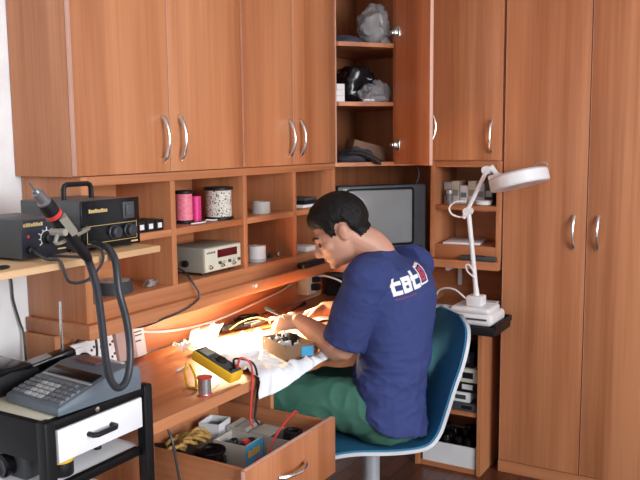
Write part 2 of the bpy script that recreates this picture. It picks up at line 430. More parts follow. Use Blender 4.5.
b = M(); b.box(XB - 0.014, XB - 0.003, 1.06, YA - 0.02, 0.69, 0.929); obj('splashback', b, WY, t)
b = M(); b.box(XS[4] + 0.004, XB - 0.003, YA - 0.012, YA - 0.004, 0.967, 1.393).box(XB - 0.012, XB - 0.004, 1.396, YA - 0.012, 0.967, 1.393)
obj('back_panel', b, WZ, t)
b = M(); b.box(3.46, 3.64, 1.332, 1.350, 0.895, 0.929, 0.003).box(3.625, 3.645, 1.332, 1.350, 0.80, 0.9, 0.003)
obj('bracket', b, WHITE, t, label='white metal shelf bracket')

# wardrobe
t = thing('wardrobe', 'tall cherry wood wardrobe with two full-height doors on the right', 'wardrobe', (XR + 0.15, 0.70, 0.0))
b = M(); YW0, YW1 = 0.15, 1.054
b.box(XR + 0.019, XB - 0.003, YW1 - 0.018, YW1, 0.0, 2.45).box(XR + 0.019, XB - 0.003, YW0, YW0 + 0.018, 0.0, 2.45)
b.box(XR + 0.019, XB - 0.003, YW0 + 0.018, YW1 - 0.018, 0.06, 0.078).box(XR + 0.019, XB - 0.003, YW0 + 0.018, YW1 - 0.018, 2.43, 2.45).box(XB - 0.012, XB - 0.004, YW0 + 0.018, YW1 - 0.018, 0.078, 2.43)
obj('carcass', b, WZ, t)
obj('plinth', M().box(XR + 0.006, XR + 0.024, YW0, YW1, 0.0, 0.054), WY, t)
door_x(t, XR, 0.697, 1.050, 0.058, 2.445, 0.745, 1.048)
door_x(t, XR, 0.340, 0.693, 0.058, 2.445, 0.647, 1.050)

# desk
YD = 1.402; ZD = 0.764
t = thing('desk', 'long cherry wood workbench desk with its drawer pulled out', 'desk', (2.3, 1.7, 0.0))
top = [(1.505, YD), (2.02, YD), (2.12, 1.376), (2.20, 1.345), (2.24, 1.338), (2.92, 1.338), (3.22, 1.425), (XB - 0.02, 1.425), (XB - 0.02, YA - 0.016), (1.505, YA - 0.016)]
obj('worktop', M().prism(top, 2, ZD - 0.032, ZD, 0.006, seg=3), WX, t)
obj('side_panel', M().box(1.52, 1.538, YD + 0.03, YA - 0.02, 0.0, ZD - 0.033), WZ, t)
obj('side_panel', M().box(2.075, 2.093, YD + 0.012, YA - 0.02, 0.0, ZD - 0.033), WZ, t)
obj('back_panel', M().box(1.538, XB - 0.02, YA - 0.035, YA - 0.022, 0.25, ZD - 0.033), WX, t)
dr = obj('drawer', M().box(1.615, 1.627, 1.183, 1.62, 0.475, 0.640).box(2.044, 2.056, 1.183, 1.62, 0.475, 0.640).box(1.627, 2.044, 1.608, 1.62, 0.475, 0.640).box(1.627, 2.044, 1.183, 1.608, 0.475, 0.483), WY, t)
obj('drawer_front', M().box(1.590, 2.066, 1.165, 1.183, 0.470, 0.650, 0.002, em=((1, 3, 5), 1)), [WZ, EDGE], dr)
b = M(); n = 12
b.tube([(1.745 + 0.134 * i / n, 1.165 - 0.032 * math.sin(math.pi * i / n) ** 0.7, 0.575) for i in range(n + 1)], [0.0075, 0.005, 0.005, 0.0075], 10, 3)
obj('handle', b, CHROME, dr)
for k in range(2):
    z1 = 0.455 - k * 0.19
    d = obj('drawer', M().box(1.545, 2.072, YD + 0.014, YD + 0.032, z1 - 0.185, z1, 0.002), WX, t)
    b = M(); b.tube([(1.745 + 0.134 * i / n, YD + 0.014 - 0.032 * math.sin(math.pi * i / n) ** 0.7, z1 - 0.09) for i in range(n + 1)], [0.0075, 0.005, 0.005, 0.0075], 10, 3)
    obj('handle', b, CHROME, d)

# low open cabinet at the right
XU = 3.275
t = thing('low_cabinet', 'low open cherry wood cabinet beside the wardrobe, under the magnifier lamp', 'cabinet', (3.46, 1.26, 0.0))
for y0, y1 in ((1.103, 1.121), (1.400, 1.418)):
    obj('side_panel', M().box(XU, XB - 0.02, y0, y1, 0.0, 0.665, em=((4,), 1)), [WZ, EDGE], t)
obj('top_board', M().box(XU - 0.004, XB - 0.02, 1.100, 1.420, 0.665, 0.685, 0.002, em=((4,), 1)), [WY, EDGE], t)
obj('shelf', M().box(XU + 0.01, XB - 0.03, 1.121, 1.400, 0.268, 0.288), WY, t)
obj('plinth', M().box(XU + 0.01, XB - 0.03, 1.121, 1.400, 0.0, 0.022), WY, t)
obj('back_panel', M().box(XB - 0.03, XB - 0.022, 1.121, 1.400, 0.022, 0.665), WY, t)

# ------------------------------------------------------------------ plank and the stations on the left wall
ZP = 1.243
t = thing('wall_plank', 'raw light wood plank shelf carrying the two soldering stations', 'shelf', (1.2, YA - 0.003, ZP - 0.016))
obj('board', M().box(0.60, 1.513, 1.362, YA - 0.001, ZP - 0.016, ZP, 0.0015), PINE, t)
for bx in (1.005,):
    b = M(); b.box(bx - 0.012, bx + 0.012, 1.43, YA - 0.001, ZP - 0.034, ZP - 0.0165, 0.002).box(bx - 0.012, bx + 0.012, YA - 0.014, YA - 0.001, ZP - 0.22, ZP - 0.03, 0.002)
    b.tube([(bx, 1.5, ZP - 0.034), (bx, YA - 0.01, ZP - 0.17)], 0.008, 8, 0)
    obj('bracket', b, LGREY, t)

def text_mesh(txt, size, depth=0.0006):
    cu = bpy.data.curves.new('lettering', 'FONT'); cu.body = txt; cu.size = size; cu.extrude = depth
    cu.align_x = 'CENTER'; cu.align_y = 'CENTER'
    o = bpy.data.objects.new('lettering', cu); C.objects.link(o)
    me = bpy.data.meshes.new_from_object(o.evaluated_get(bpy.context.evaluated_depsgraph_get()))
    bpy.data.objects.remove(o); bpy.data.curves.remove(cu); return me
def knob(m, x, y, z, q, l):        # knob standing out along -y
    m.lathe([(q * 1.15, 0), (q * 1.15, -0.003), (q, -0.004), (q * 0.93, -l), (q * 0.8, -l - 0.001)], (x, y, z), 1, 20)
    m.box(x - 0.0015, x + 0.0015, y - l - 0.002, y - l, z, z + q * 0.9)
    return m

# hot-air station
sx0, sx1, sy0, sy1, sz0, sz1 = 1.314, 1.504, 1.425, 1.640, ZP + 0.006, ZP + 0.122
t = thing('rework_station', 'black hot air rework station with a carrying handle on the plank', 'soldering station', ((sx0 + sx1) / 2, 1.55, ZP))
obj('case', M().box(sx0, sx1, sy0 + 0.004, sy1, sz0, sz1, 0.003), plain('dark_grey_case', (0.075, 0.080, 0.082), 0.5), t)
fp = obj('front_panel', M().box(sx0 - 0.002, sx1 + 0.002, sy0 - 0.002, sy0 + 0.004, sz0 - 0.001, sz1 + 0.002, 0.002), BLACKG, t)
b = M()
for a in ((sx0 + 0.012, sx1 - 0.010, sz0 + 0.056, sz0 + 0.0572), (sx0 + 0.012, sx1 - 0.010, sz0 + 0.014, sz0 + 0.0152)): b.box(a[0], a[1], sy0 - 0.0028, sy0 - 0.0015, a[2], a[3])
for a in ((sx0 + 0.012, sx0 + 0.0132), (sx1 - 0.0112, sx1 - 0.010)): b.box(a[0], a[1], sy0 - 0.0028, sy0 - 0.0015, sz0 + 0.014, sz0 + 0.059)
b.box(sx1 - 0.032, sx1 - 0.008, sy0 - 0.0028, sy0 - 0.0015, sz0 + 0.005, sz0 + 0.009)
obj('printed_lines', b, GOLD, fp)
b = M()
for i in range(9): b.box(sx0 + 0.020 + i * 0.0068, sx0 + 0.0256 + i * 0.0068, sy0 - 0.003, sy0 - 0.0015, sz0 + 0.088, sz0 + 0.0955 + (0.002 if i % 3 == 0 else 0))
obj('lettering', b, GOLD, fp)
b = M(); b.box(sx1 - 0.058, sx1 - 0.018, sy0 - 0.0045, sy0 - 0.001, sz0 + 0.066, sz0 + 0.108, 0.002); b.box(sx1 - 0.051, sx1 - 0.026, sy0 - 0.009, sy0 - 0.004, sz0 + 0.072, sz0 + 0.102, 0.003)
obj('power_switch', b, DGREY, t)
for kx in (sx0 + 0.100, sx0 + 0.152): obj('knob', knob(M(), kx, sy0 - 0.002, sz0 + 0.036, 0.0155, 0.016), RUBBER, t)
b = M()
hx = sx0 + 0.042
b.tube([(hx, 1.53, sz1), (hx, 1.53, sz1 + 0.026), (hx + 0.004, 1.53, sz1 + 0.034), (hx + 0.012, 1.53, sz1 + 0.037), (hx + 0.078, 1.53, sz1 + 0.037), (hx + 0.086, 1.53, sz1 + 0.034), (hx + 0.090, 1.53, sz1 + 0.026), (hx + 0.090, 1.53, sz1)], 0.0066, 10, 0)
obj('carrying_handle', b, BLACK, t)
for fx_ in (sx0 + 0.018, sx1 - 0.018):
    for fy_ in (sy0 + 0.022, sy1 - 0.022): obj('foot', M().cyl((fx_, fy_, ZP), (fx_, fy_, sz0 + 0.001), 0.008, 0.009, 14), RUBBER, t)

# soldering station
tx0, tx1, ty0, ty1, tz0, tz1 = 1.152, 1.281, 1.440, 1.61, ZP + 0.005, ZP + 0.094
t = thing('soldering_station', 'small black soldering station with one white dial, left end of the plank', 'soldering station', ((tx0 + tx1) / 2, 1.54, ZP))
obj('case', M().box(tx0, tx1, ty0 + 0.003, ty1, tz0, tz1, 0.004), DGREY, t)
fp = obj('front_panel', M().box(tx0 + 0.002, tx1 - 0.002, ty0, ty0 + 0.004, tz0 + 0.002, tz1 - 0.002, 0.001), plain('blue_black_panel', (0.010, 0.012, 0.024), 0.3), t)
kx, kz = tx0 + 0.070, tz0 + 0.042
obj('knob', knob(M(), kx, ty0, kz, 0.012, 0.013), BLACK, t)
b = M()
for i in range(9):
    a = R(215 - i * 31); dv = Vector((math.cos(a), 0, math.sin(a))); cc = Vector((kx, ty0 - 0.0004, kz))
    b.tube([cc + dv * 0.018, cc + dv * (0.026 if i % 2 == 0 else 0.023)], 0.0013, 6, 0)
b.tube([Vector((kx, ty0 - 0.0004, kz)) + Vector((math.cos(R(215 - i * 9)), 0, math.sin(R(215 - i * 9)))) * 0.0175 for i in range(21)], 0.0009, 6, 0)
obj('dial_marks', b, WPR, fp)
b = M()
for i in range(8): b.box(tx0 + 0.006 + i * 0.0068, tx0 + 0.0115 + i * 0.0068, ty0 - 0.0008, ty0 + 0.001, tz0 + 0.072, tz0 + 0.0785 + (0.0015 if i % 3 else 0))
obj('lettering', b, GOLD, fp)
obj('small_print', M().box(tx1 - 0.030, tx1 - 0.006, ty0 - 0.0008, ty0 + 0.001, tz0 + 0.012, tz0 + 0.015), GOLD, fp)
obj('indicator_lamp', M().ell((tx0 + 0.018, ty0, tz0 + 0.050), (0.004, 0.004, 0.004), 0, 12, 8), RED, t)
obj('socket', M().lathe([(0.009, 0), (0.009, -0.010), (0.006, -0.012)], (tx0 + 0.020, ty0, tz0 + 0.020), 1, 16), BLACK, t)
obj('cable', M().tube([(tx0 + 0.020, ty0 - 0.010, tz0 + 0.020), (tx0 + 0.015, ty0 - 0.05, ZP + 0.012), (1.17, 1.375, ZP + 0.008), (1.182, 1.354, ZP + 0.004), (1.20, 1.350, 1.200), (1.255, 1.350, 1.195), (1.30, 1.352, 1.225), (1.303, 1.352, ZP + 0.012), (1.305, 1.385, ZP + 0.022), (1.300, 1.42, ZP + 0.01), (1.300, 1.447, ZP + 0.006)], 0.0036, 8), RUBBER, t)
b = M(); b.tube([(1.225, ty0 + 0.01, ZP + 0.004), (1.245, 1.40, ZP + 0.004), (1.255, 1.352, ZP + 0.002), (1.265, 1.350, 1.222), (1.262, 1.352, 1.190)], 0.003, 8)
obj('lead', b, RUBBER, t)
tag(obj('wire_ring', M().tube([(1.06 + 0.022 * math.cos(k * math.pi / 8), 1.40 + 0.012 * math.sin(k * math.pi / 8), ZP + 0.004) for k in range(17)], 0.003, 8, 0), BLACK, None, (1.06, 1.40, ZP)), 'small black ring of wire lying at the left end of the plank', 'wire')

# hot-air gun: hangs in front of the station, its hose loops down in front of the cupboards
t = thing('hot_air_gun', 'black hot air gun with metal nozzle and long looping hose at the left', 'heat gun', (1.19, 1.31, 1.30))
g0, g1 = Vector((1.038, 1.250, 1.414)), Vector((1.138, 1.262, 1.306))
ax = (g1 - g0).normalized()
def along(k): return g0 + ax * k
b = M(); b.tube([along(-0.022), along(0.0)], [0.0018, 0.0022], 10, 0); b.tube([along(0.0), along(0.006), along(0.007), along(0.030), along(0.032), along(0.038)], [0.006, 0.008, 0.011, 0.0115, 0.014, 0.014], 18, 0)
obj('nozzle', b, plain('tarnished_steel', (0.25, 0.25, 0.26), 0.4, 0.7), t)
obj('body', M().tube([along(0.036), along(0.045), along(0.085), along(0.10)], [0.0150, 0.0165, 0.0160, 0.0135], 18, 0), BLACK, t)
obj('handle', M().tube([along(0.098), along(0.16), along(0.20), along(0.215)], [0.0125, 0.0115, 0.0115, 0.008], 16, 0), BLACK, t)
obj('red_collar', M().tube([along(0.064), along(0.074)], [0.0172, 0.0168], 18, 0), RED, t)
obj('hose', M().tube([along(0.20), (1.200, 1.285, 1.247), (1.217, 1.285, 1.194), (1.227, 1.285, 1.125), (1.234, 1.285, 1.044), (1.242, 1.285, 0.990), (1.255, 1.285, 0.960), (1.273, 1.287, 0.946), (1.297, 1.290, 0.951), (1.316, 1.295, 0.974), (1.331, 1.303, 1.020), (1.330, 1.310, 1.090), (1.320, 1.320, 1.160), (1.332, 1.340, 1.228), (1.342, 1.372, 1.2565), (1.345, 1.40, 1.2600), (1.346, 1.429, 1.264)], 0.0088, 12, 10), RUBBER, t)
hb = M(); up_ = Vector((0, 0, 1)); sd = ax.cross(Vector((0, 0, 1))).normalized(); nn = sd.cross(ax)
for k in (-1, 1):
    c0 = along(0.105) + sd * 0.017 * k
    hb.tube([c0 - ax * 0.028, c0 + ax * 0.022], [0.011, 0.010], 4, 0)
hb.tube([along(0.105) - nn * 0.017 - sd * 0.018, along(0.105) - nn * 0.017 + sd * 0.018], [0.008, 0.008], 8, 0)
hb.tube([along(0.105) - nn * 0.02, along(0.12) - nn * 0.035, Vector((1.30, 1.39, 1.305)), Vector((1.316, 1.429, 1.30))], 0.004, 8, 6)
obj('cradle', hb, KHAKI, t, label='khaki holder clip')

# things in the pigeonholes
ZU, ZL = 1.2285, 1.0455
for k in range(4):
    x = 1.768 + k * 0.0405
    b = M(); b.box(x - 0.0185, x + 0.0185, 1.70, 1.79, ZU, ZU + 0.034, 0.002)
    t = thing('component_box', ('leftmost of the four', 'second from left of the four', 'third from left of the four', 'rightmost of the four')[k] + ' small black boxes with white end labels', 'box', (x, 1.745, ZU), 0, 'black component boxes beside the station')
    obj('case', b, BLACK, t); obj('end_label', M().box(x - 0.010, x + 0.008, 1.6985, 1.7005, ZU + 0.008, ZU + 0.024), WPR, t)
def spool(name, lab, x, y, z, q, h, fl, wire, flange, ends=True):
    t = thing(name, lab, 'spool', (x, y, z))
    for zz in (z, z + h - 0.010) if ends else ():
        obj('flange', M().lathe([(fl - 0.002, 0), (fl, 0.002), (fl, 0.008), (fl - 0.002, 0.010), (0.014, 0.010), (0.013, 0.0095)], (x, y, zz)), flange, t)
    pr = [(q * 0.9, 0.0105)] if ends else [(q * 0.9, 0)]
    n = 12; lo, hi = (0.011, h - 0.011) if ends else (0.0, h)
    for i in range(n + 1):
        pr.append((q * (1 - 0.02 * (i % 2)) , lo + (hi - lo) * i / n))
    obj('winding', M().lathe(pr + [(q * 0.6, pr[-1][1])], (x, y, z), seg=32), wire, t); return t
spool('wire_spool', 'spool of pale pink wire with a black top, standing left of the magenta reel', 2.098, 1.775, ZU, 0.029, 0.112, 0.034, PINK, BLACK)
spool('wire_reel', 'slim bright magenta wire reel between the pink and the speckled spools', 2.172, 1.785, ZU, 0.020, 0.088, 0.02, MAG, MAG, False)
spool('wire_spool', 'large spool of black and cream speckled wire with black flanges', 2.262, 1.752, ZU, 0.047, 0.116, 0.0535, SPECK, BLACK)
tag(obj('cord_offcut', M().tube([(2.06, 1.715, ZU + 0.003), (2.12, 1.705, ZU + 0.004), (2.165, 1.735, ZU + 0.006), (2.20, 1.725, ZU + 0.003), (2.235, 1.73, ZU + 0.003)], 0.0025, 8), WHITE, None, (2.15, 1.72, ZU)), 'short white cord end lying in front of the pink spool', 'cord')
# lower left compartment: stacked discs and a coil
b = M(); pr = []
for i in range(9): pr += [(0.057, 0.0005 + i * 0.0042), (0.059, 0.0015 + i * 0.0042), (0.059, 0.0035 + i * 0.0042), (0.057, 0.0042 + i * 0.0042)]
t = thing('disc_stack', 'stack of dark discs with a coloured paper label on top, lower left compartment', 'discs', (1.742, 1.765, ZL))
obj('discs', b.lathe(pr + [(0.02, 0.038)], (1.742, 1.765, ZL), seg=36), DGREY, t)
b = M(); b.lathe([(0.05, 0), (0.05, 0.0008), (0.01, 0.0009)], (1.742, 1.765, ZL + 0.0385), seg=32)
for k, (dx, dy, ww, hh, mi) in enumerate(((-0.018, 0.01, 0.018, 0.010, 1), (0.012, 0.016, 0.014, 0.012, 2), (0.004, -0.016, 0.024, 0.010, 3), (-0.03, -0.012, 0.010, 0.008, 2))):
    b.box(1.742 + dx - ww / 2, 1.742 + dx + ww / 2, 1.765 + dy - hh / 2, 1.765 + dy + hh / 2, ZL + 0.0392, ZL + 0.0398, mi=mi)
obj('label_sheet', b, [CARDG, RED, YEL, BLACK], t)
b = M()
for k in range(5):
    b.tube([(1.875 + 0.022 * math.cos(a) + 0.003 * k, 1.74 + 0.018 * math.sin(a), ZL + 0.004 + 0.003 * k) for a in [i * math.pi / 8 for i in range(17)]], 0.0024, 6, 0)
tag(obj('wire_coil', b, SOLD, None, (1.875, 1.74, ZL)), 'small coil of silver wire right of the disc stack', 'wire')

# bench instrument
ix0, ix1, iy0, iy1, iz0, iz1 = 2.100, 2.310, 1.692, 1.855, ZL + 0.010, ZL + 0.098
t = thing('bench_counter', 'beige bench frequency counter with a dark red display in the lower compartment', 'instrument', (2.175, 1.79, ZL), R(0))
obj('case', M().box(ix0, ix1, iy0 + 0.008, iy1, iz0, iz1, 0.004), KHAKI, t)
fp = obj('front_panel', M().box(ix0 + 0.002, ix1 - 0.002, iy0, iy0 + 0.010, iz0 + 0.003, iz1 - 0.003, 0.003), CREAM, t)
obj('display', M().box(ix0 + 0.070, ix1 - 0.025, iy0 - 0.0012, iy0 + 0.002, iz0 + 0.047, iz0 + 0.075, 0.001), LEDR, fp)
for k in range(5): obj('push_button', M().box(ix0 + 0.075 + 0.028 * k, ix0 + 0.087 + 0.028 * k, iy0 - 0.006, iy0 + 0.001, iz0 + 0.024, iz0 + 0.034, 0.001), LGREY if k % 2 else DGREY, fp)
for k in range(3): obj('socket', M().lathe([(0.008, 0), (0.008, -0.006), (0.0045, -0.006), (0.0045, -0.014), (0.002, -0.014)], (ix0 + 0.024 + 0.066 * k, iy0, iz0 + 0.020), 1, 16), CHROME, fp)
b = M()
for k in range(6): b.box(ix0 + 0.012 + k * 0.008, ix0 + 0.017 + k * 0.008, iy0 - 0.0008, iy0 + 0.001, iz0 + 0.066, iz0 + 0.071 + 0.002 * (k % 2))
obj('lettering', b, BLACK, fp)
obj('side_boss', M().lathe([(0.012, 0), (0.012, -0.010), (0.007, -0.012)], (ix0, 1.775, iz0 + 0.030), 0, 18), BLACK, t)
for a in (ix0 + 0.025, ix1 - 0.025):
    for c in (iy0 + 0.03, iy1 - 0.03): obj('foot', M().cyl((a, c, ZL), (a, c, iz0 + 0.001), 0.008, 0.009, 12), RUBBER, t)
tag(obj('power_cable', M().tube([(2.06, 1.86, ZL + 0.05), (2.045, 1.78, ZL + 0.035), (2.015, 1.715, ZL + 0.030), (2.000, 1.676, ZL + 0.010), (2.012, 1.650, 1.010), (2.000, 1.648, 0.985), (1.93, 1.648, 0.965), (1.85, 1.650, 0.957), (1.79, 1.70, 0.935), (1.74, 1.80, 0.925), (1.70, 1.87, 0.90), (1.685, 1.90, 0.86)], 0.0035, 8), RUBBER, None, (2.0, 1.7, ZL)), 'black cable hanging from the instrument compartment along the ledge to the power strip', 'cable')
# rolls and small things in the narrow compartments
def roll(name, lab, x, y, z, q, h, hole, mat, cat='tape'):
    t = thing(name, lab, cat, (x, y, z))
    obj('ring', M().lathe([(hole, 0), (q - 0.001, 0), (q, 0.001), (q, h - 0.001), (q - 0.001, h), (hole, h), (hole, 0)], (x, y, z), seg=32), mat, t)
    return t
t = roll('tape_roll', 'clear tape roll in the upper compartment right of the speckled spool', 2.518, 1.745, ZU, 0.037, 0.046, 0.028, plain('clear_tape', (0.62, 0.60, 0.56), 0.2), 'tape')
obj('core', M().lathe([(0.022, 0.001), (0.027, 0.001), (0.027, 0.045), (0.022, 0.045), (0.022, 0.001)], (2.518, 1.745, ZU)), CARDG, t)
tag(obj('bottle_cap', M().lathe([(0.016, 0), (0.017, 0.004), (0.016, 0.048), (0.013, 0.062), (0.007, 0.064)], (2.445, 1.80, ZU)), plain('violet_plastic', (0.16, 0.10, 0.26), 0.4), None, (2.445, 1.80, ZU)), 'small violet bottle half hidden behind the clear tape roll', 'bottle')
t = roll('paper_roll', 'white paper roll in the lower compartment right of the beige instrument', 2.478, 1.740, ZL, 0.035, 0.062, 0.010, WHITE, 'roll')
obj('base_ring', M().lathe([(0.032, -0.0), (0.0362, 0.002), (0.0362, 0.012), (0.0352, 0.013)], (2.478, 1.740, ZL)), LGREY, t)
for k, (x, y) in enumerate(((2.585, 1.75), (2.620, 1.735))):
    b = M(); b.lathe([(0.010, 0), (0.011, 0.002), (0.011, 0.010), (0.005, 0.012), (0.005, 0.02), (0.002, 0.021)], (x, y, ZL), seg=14)
    tag(obj('metal_connector', b, CHROME if k else DGREY, None, (x, y, ZL)), ('dark', 'shiny')[k] + ' small metal connector lying right of the white paper roll', 'connector')
for k, (zz, m, l) in enumerate(((0.0, WHITE, 'white thin box at the bottom of the small stack in the top right compartment'), (0.013, BLACK, 'black slim case on the white box in the top right compartment'), (0.029, DGREY, 'dark grey slim case on top of the stack in the top right compartment'))):
    tag(obj('slim_case', M().box(2.79 + 0.008 * k, 2.90 + 0.004 * k, 1.72, 1.83, ZU + zz, ZU + zz + (0.0125, 0.0155, 0.012)[k], 0.002), m, None, (2.84, 1.77, ZU + zz)), l, 'case')
tag(obj('card_stack', M().box(2.78, 2.88, 1.70, 1.80, ZL, ZL + 0.020, 0.002), WHITE, None, (2.83, 1.75, ZL)), 'white flat pack in the lowest right compartment, behind the head', 'box')
# remote control on the ledge
T = Matrix.Translation((2.770, 1.665, 0.9925)) @ Matrix.Rotation(R(1), 4, 'Z')
t = thing('remote_control', 'black remote control lying on the ledge left of the head', 'remote', (2.770, 1.672, 0.992))
obj('body', M(T).box(-0.095, 0.095, -0.018, 0.015, 0.0, 0.022, 0.005), BLACK, t)
b = M(T)
for i in range(8):
    for j in range(3): b.box(-0.078 + i * 0.017, -0.069 + i * 0.017, -0.013 + j * 0.009, -0.008 + j * 0.009, 0.0218, 0.0245, 0.001)
obj('buttons', b, DGREY, t)
obj('screw_cap', M().lathe([(0.005, 0), (0.004, -0.006), (0.007, -0.010), (0.007, -0.014), (0.003, -0.016)], (2.34, YH - 0.022, 0.980), 1, 14), WHITE, bpy.data.objects['pigeonhole_unit'], label='tiny white knob')

# under the ledge: power strip, adapter, cables
t = thing('power_strip', 'white power strip against the splashback at the left end of the desk', 'power strip', (1.75, 1.905, ZD))
T = Matrix.Translation((1.650, 1.862, ZD + 0.072)) @ Matrix.Rotation(R(-12), 4, 'X')
obj('body', M(T).box(-0.01, 0.185, 0, 0.035, -0.05, 0.05, 0.006), WHITE, t)
b = M(T)
for i in range(3):
    for j in (-1, 1): b.cyl((0.085 + i * 0.04, -0.0015, j * 0.02 - 0.004), (0.085 + i * 0.04, 0.002, j * 0.02 - 0.004), 0.0045, seg=10); b.cyl((0.097 + i * 0.04, -0.0015, j * 0.02 + 0.004), (0.097 + i * 0.04, 0.002, j * 0.02 + 0.004), 0.0045, seg=10)
obj('socket_holes', b, DGREY, t)
b = M(T); b.lathe([(0.018, 0.0), (0.018, -0.02), (0.012, -0.032), (0.006, -0.045)], (0.040, 0, 0.0), 1, 18); b.lathe([(0.038, 0.0), (0.036, -0.006), (0.02, -0.006)], (0.035, 0, 0.0), 1, 24, mi=1)
t2 = thing('mains_plug', 'black mains plug pushed into the white power strip', 'plug', (1.69, 1.82, ZD + 0.07))
obj('plug_body', M(T).lathe([(0.018, -0.0065), (0.018, -0.02), (0.012, -0.032), (0.006, -0.045)], (0.040, 0, 0.0), 1, 18), BLACK, t2)
b.bm.free()
obj('socket_ring', M(T).lathe([(0.038, 0.0), (0.036, -0.006), (0.02, -0.006)], (0.035, 0, 0.0), 1, 24), WHITE, t)
obj('cord', M().tube([(1.690, 1.815, ZD + 0.080), (1.690, 1.795, ZD + 0.09), (1.685, 1.79, ZD + 0.14), (1.683, 1.80, ZD + 0.170)], 0.004, 8), RUBBER, t2)
tag(obj('adapter', M(Matrix.Translation((1.848, 1.865, ZD + 0.078)) @ Matrix.Rotation(R(-10), 4, 'X')).box(0, 0.085, 0, 0.03, -0.06, 0.055, 0.004), plain('pinkish_grey_plastic', (0.50, 0.36, 0.34), 0.5), None, (1.87, 1.87, ZD)), 'pinkish grey power adapter right of the power strip', 'adapter')
t = thing('paper_tag', 'small white printed card standing right of the pinkish adapter', 'card', (1.95, 1.89, ZD))
T = Matrix.Translation((1.938, 1.885, ZD + 0.072)) @ Matrix.Rotation(R(-8), 4, 'X')
obj('card', M(T).box(0, 0.06, 0, 0.012, -0.062, 0.058, 0.001), PAPER, t)
obj('print', M(T).box(0.012, 0.048, -0.0008, 0.001, 0.01, 0.014).box(0.012, 0.048, -0.0008, 0.001, 0.022, 0.026).box(0.012, 0.04, -0.0008, 0.001, -0.01, -0.005), DGREY, t)
tag(obj('white_cable', M().tube([(1.955, 1.903, 0.861), (2.115, 1.905, 0.826), (2.30, 1.908, 0.806), (2.47, 1.906, 0.806), (2.68, 1.905, 0.824), (2.90, 1.905, 0.845), (2.985, 1.904, 0.866), (3.04, 1.904, 0.872)], 0.0045, 8), WHITE, None, (2.4, 1.905, 0.82)), 'long white cable strung along the splashback above the desk', 'cable')
t = thing('socket_box', 'pale wall socket box with plugs at the far end of the splashback', 'socket', (3.11, 1.90, 0.84))
obj('body', M().box(3.045, 3.13, 1.860, 1.916, 0.800, 0.885, 0.005), CREAM, t)
obj('black_plug', M().box(3.075, 3.115, 1.825, 1.860, 0.820, 0.850, 0.005), BLACK, t); obj('black_plug', M().box(3.085, 3.12, 1.83, 1.860, 0.856, 0.880, 0.004), BLACK, t)
tag(obj('white_lead', M().tube([(3.13, 1.89, 0.86), (3.17, 1.85, 0.875), (3.21, 1.78, 0.850), (3.25, 1.74, 0.800), (3.33, 1.71, 0.785), (3.42, 1.70, 0.772)], 0.0045, 8), WHITE, None, (3.2, 1.85, 0.8)), 'white lead curling from the socket box behind the man', 'cable')
t = thing('power_transformer', 'dark transformer block in the shadowed desk corner behind the man', 'transformer', (3.32, 1.78, ZD))
obj('body', M().box(3.25, 3.40, 1.79, 1.88, ZD, ZD + 0.09, 0.006), BLACK, t); obj('core', M().box(3.27, 3.38, 1.80, 1.87, ZD + 0.09, ZD + 0.11, 0.004), DGREY, t)
t = thing('under_shelf_lamp', 'small work lamp fixed under the ledge above the cloth', 'lamp', (2.5, 1.75, 0.948))
obj('housing', M().box(2.14, 2.66, 1.715, 1.79, 0.932, 0.9475, 0.003), LGREY, t)

# television
n0 = -nrm
tc_ = P0 + dg * (Ld / 2 + 0.002) + nrm * 0.012
T = Matrix(((dg.x, nrm.x, 0, tc_.x), (dg.y, nrm.y, 0, tc_.y), (0, 0, 1, 0.967), (0, 0, 0, 1)))
t = thing('television', 'grey tube television in the corner niche behind the man', 'television', (3.30, 1.66, 0.967))
b = M(T); wv, hv = 0.222, 0.340
b.prism([(-wv, 0.004), (wv, 0.004), (wv, hv), (-wv, hv)], 1, 0.0, 0.075, 0.010)
bz = obj('cabinet', b, TVP, t)
b = M(T); b.rings([[(sx * a, y, hv * 0.5 + sz * c) for sx, sz in ((-1, -1), (1, -1), (1, 1), (-1, 1))] for a, c, y in ((0.214, 0.162, 0.070), (0.20, 0.152, 0.10), (0.115, 0.10, 0.20), (0.10, 0.09, 0.235))])
obj('back_housing', b, TVP, t, ang=20)
b = M(T); scx, scz, sw, sh = -0.012, 0.196, 0.158, 0.120
fr = []
def rr(a, c, y, q=0.018, k=6):
    out = []
    for (cx, cz, a0) in ((a - q, c - q, 0), (-(a - q), c - q, 90), (-(a - q), -(c - q), 180), (a - q, -(c - q), 270)):
        for i in range(k + 1):
            an = R(a0 + 90 * i / k); out.append((scx + cx + q * math.cos(an), y, scz + cz + q * math.sin(an)))
    return out
b.rings([rr(sw + 0.012, sh + 0.012, 0.001), rr(sw + 0.012, sh + 0.012, -0.004), rr(sw + 0.006, sh + 0.006, -0.004), rr(sw, sh, 0.004)], cap=False)
obj('screen_frame', b, BLACKG, t)
G = [[(scx + (-1 + 2 * i / 14) * sw, -0.0012 - 0.009 * (1 - (-1 + 2 * i / 14) ** 2) * (1 - (-1 + 2 * j / 14) ** 2) ** 0.5, scz + (-1 + 2 * j / 14) * sh) for j in range(15)] for i in range(15)]
obj('screen', M(T).grid(G), SCREEN, t, ang=80)
b = M(T)
for i in range(6): b.box(-0.195 + i * 0.008, -0.1895 + i * 0.008, -0.0008, 0.001, 0.322, 0.327 + 0.001 * (i % 2))
obj('lettering', b, LGREY, t)
b = M(T)
for i in range(5): b.box(0.06 + i * 0.02, 0.074 + i * 0.02, -0.003, 0.001, 0.03, 0.038, 0.001)
obj('buttons', b, BLACK, t)
obj('control_flap', M(T).box(0.08, 0.20, -0.002, 0.002, 0.045, 0.058, 0.001), BLACK, t)
for a in (-0.18, 0.18): obj('foot', M(T).box(a - 0.02, a + 0.02, 0.02, 0.06, -0.0008, 0.006), RUBBER, t)
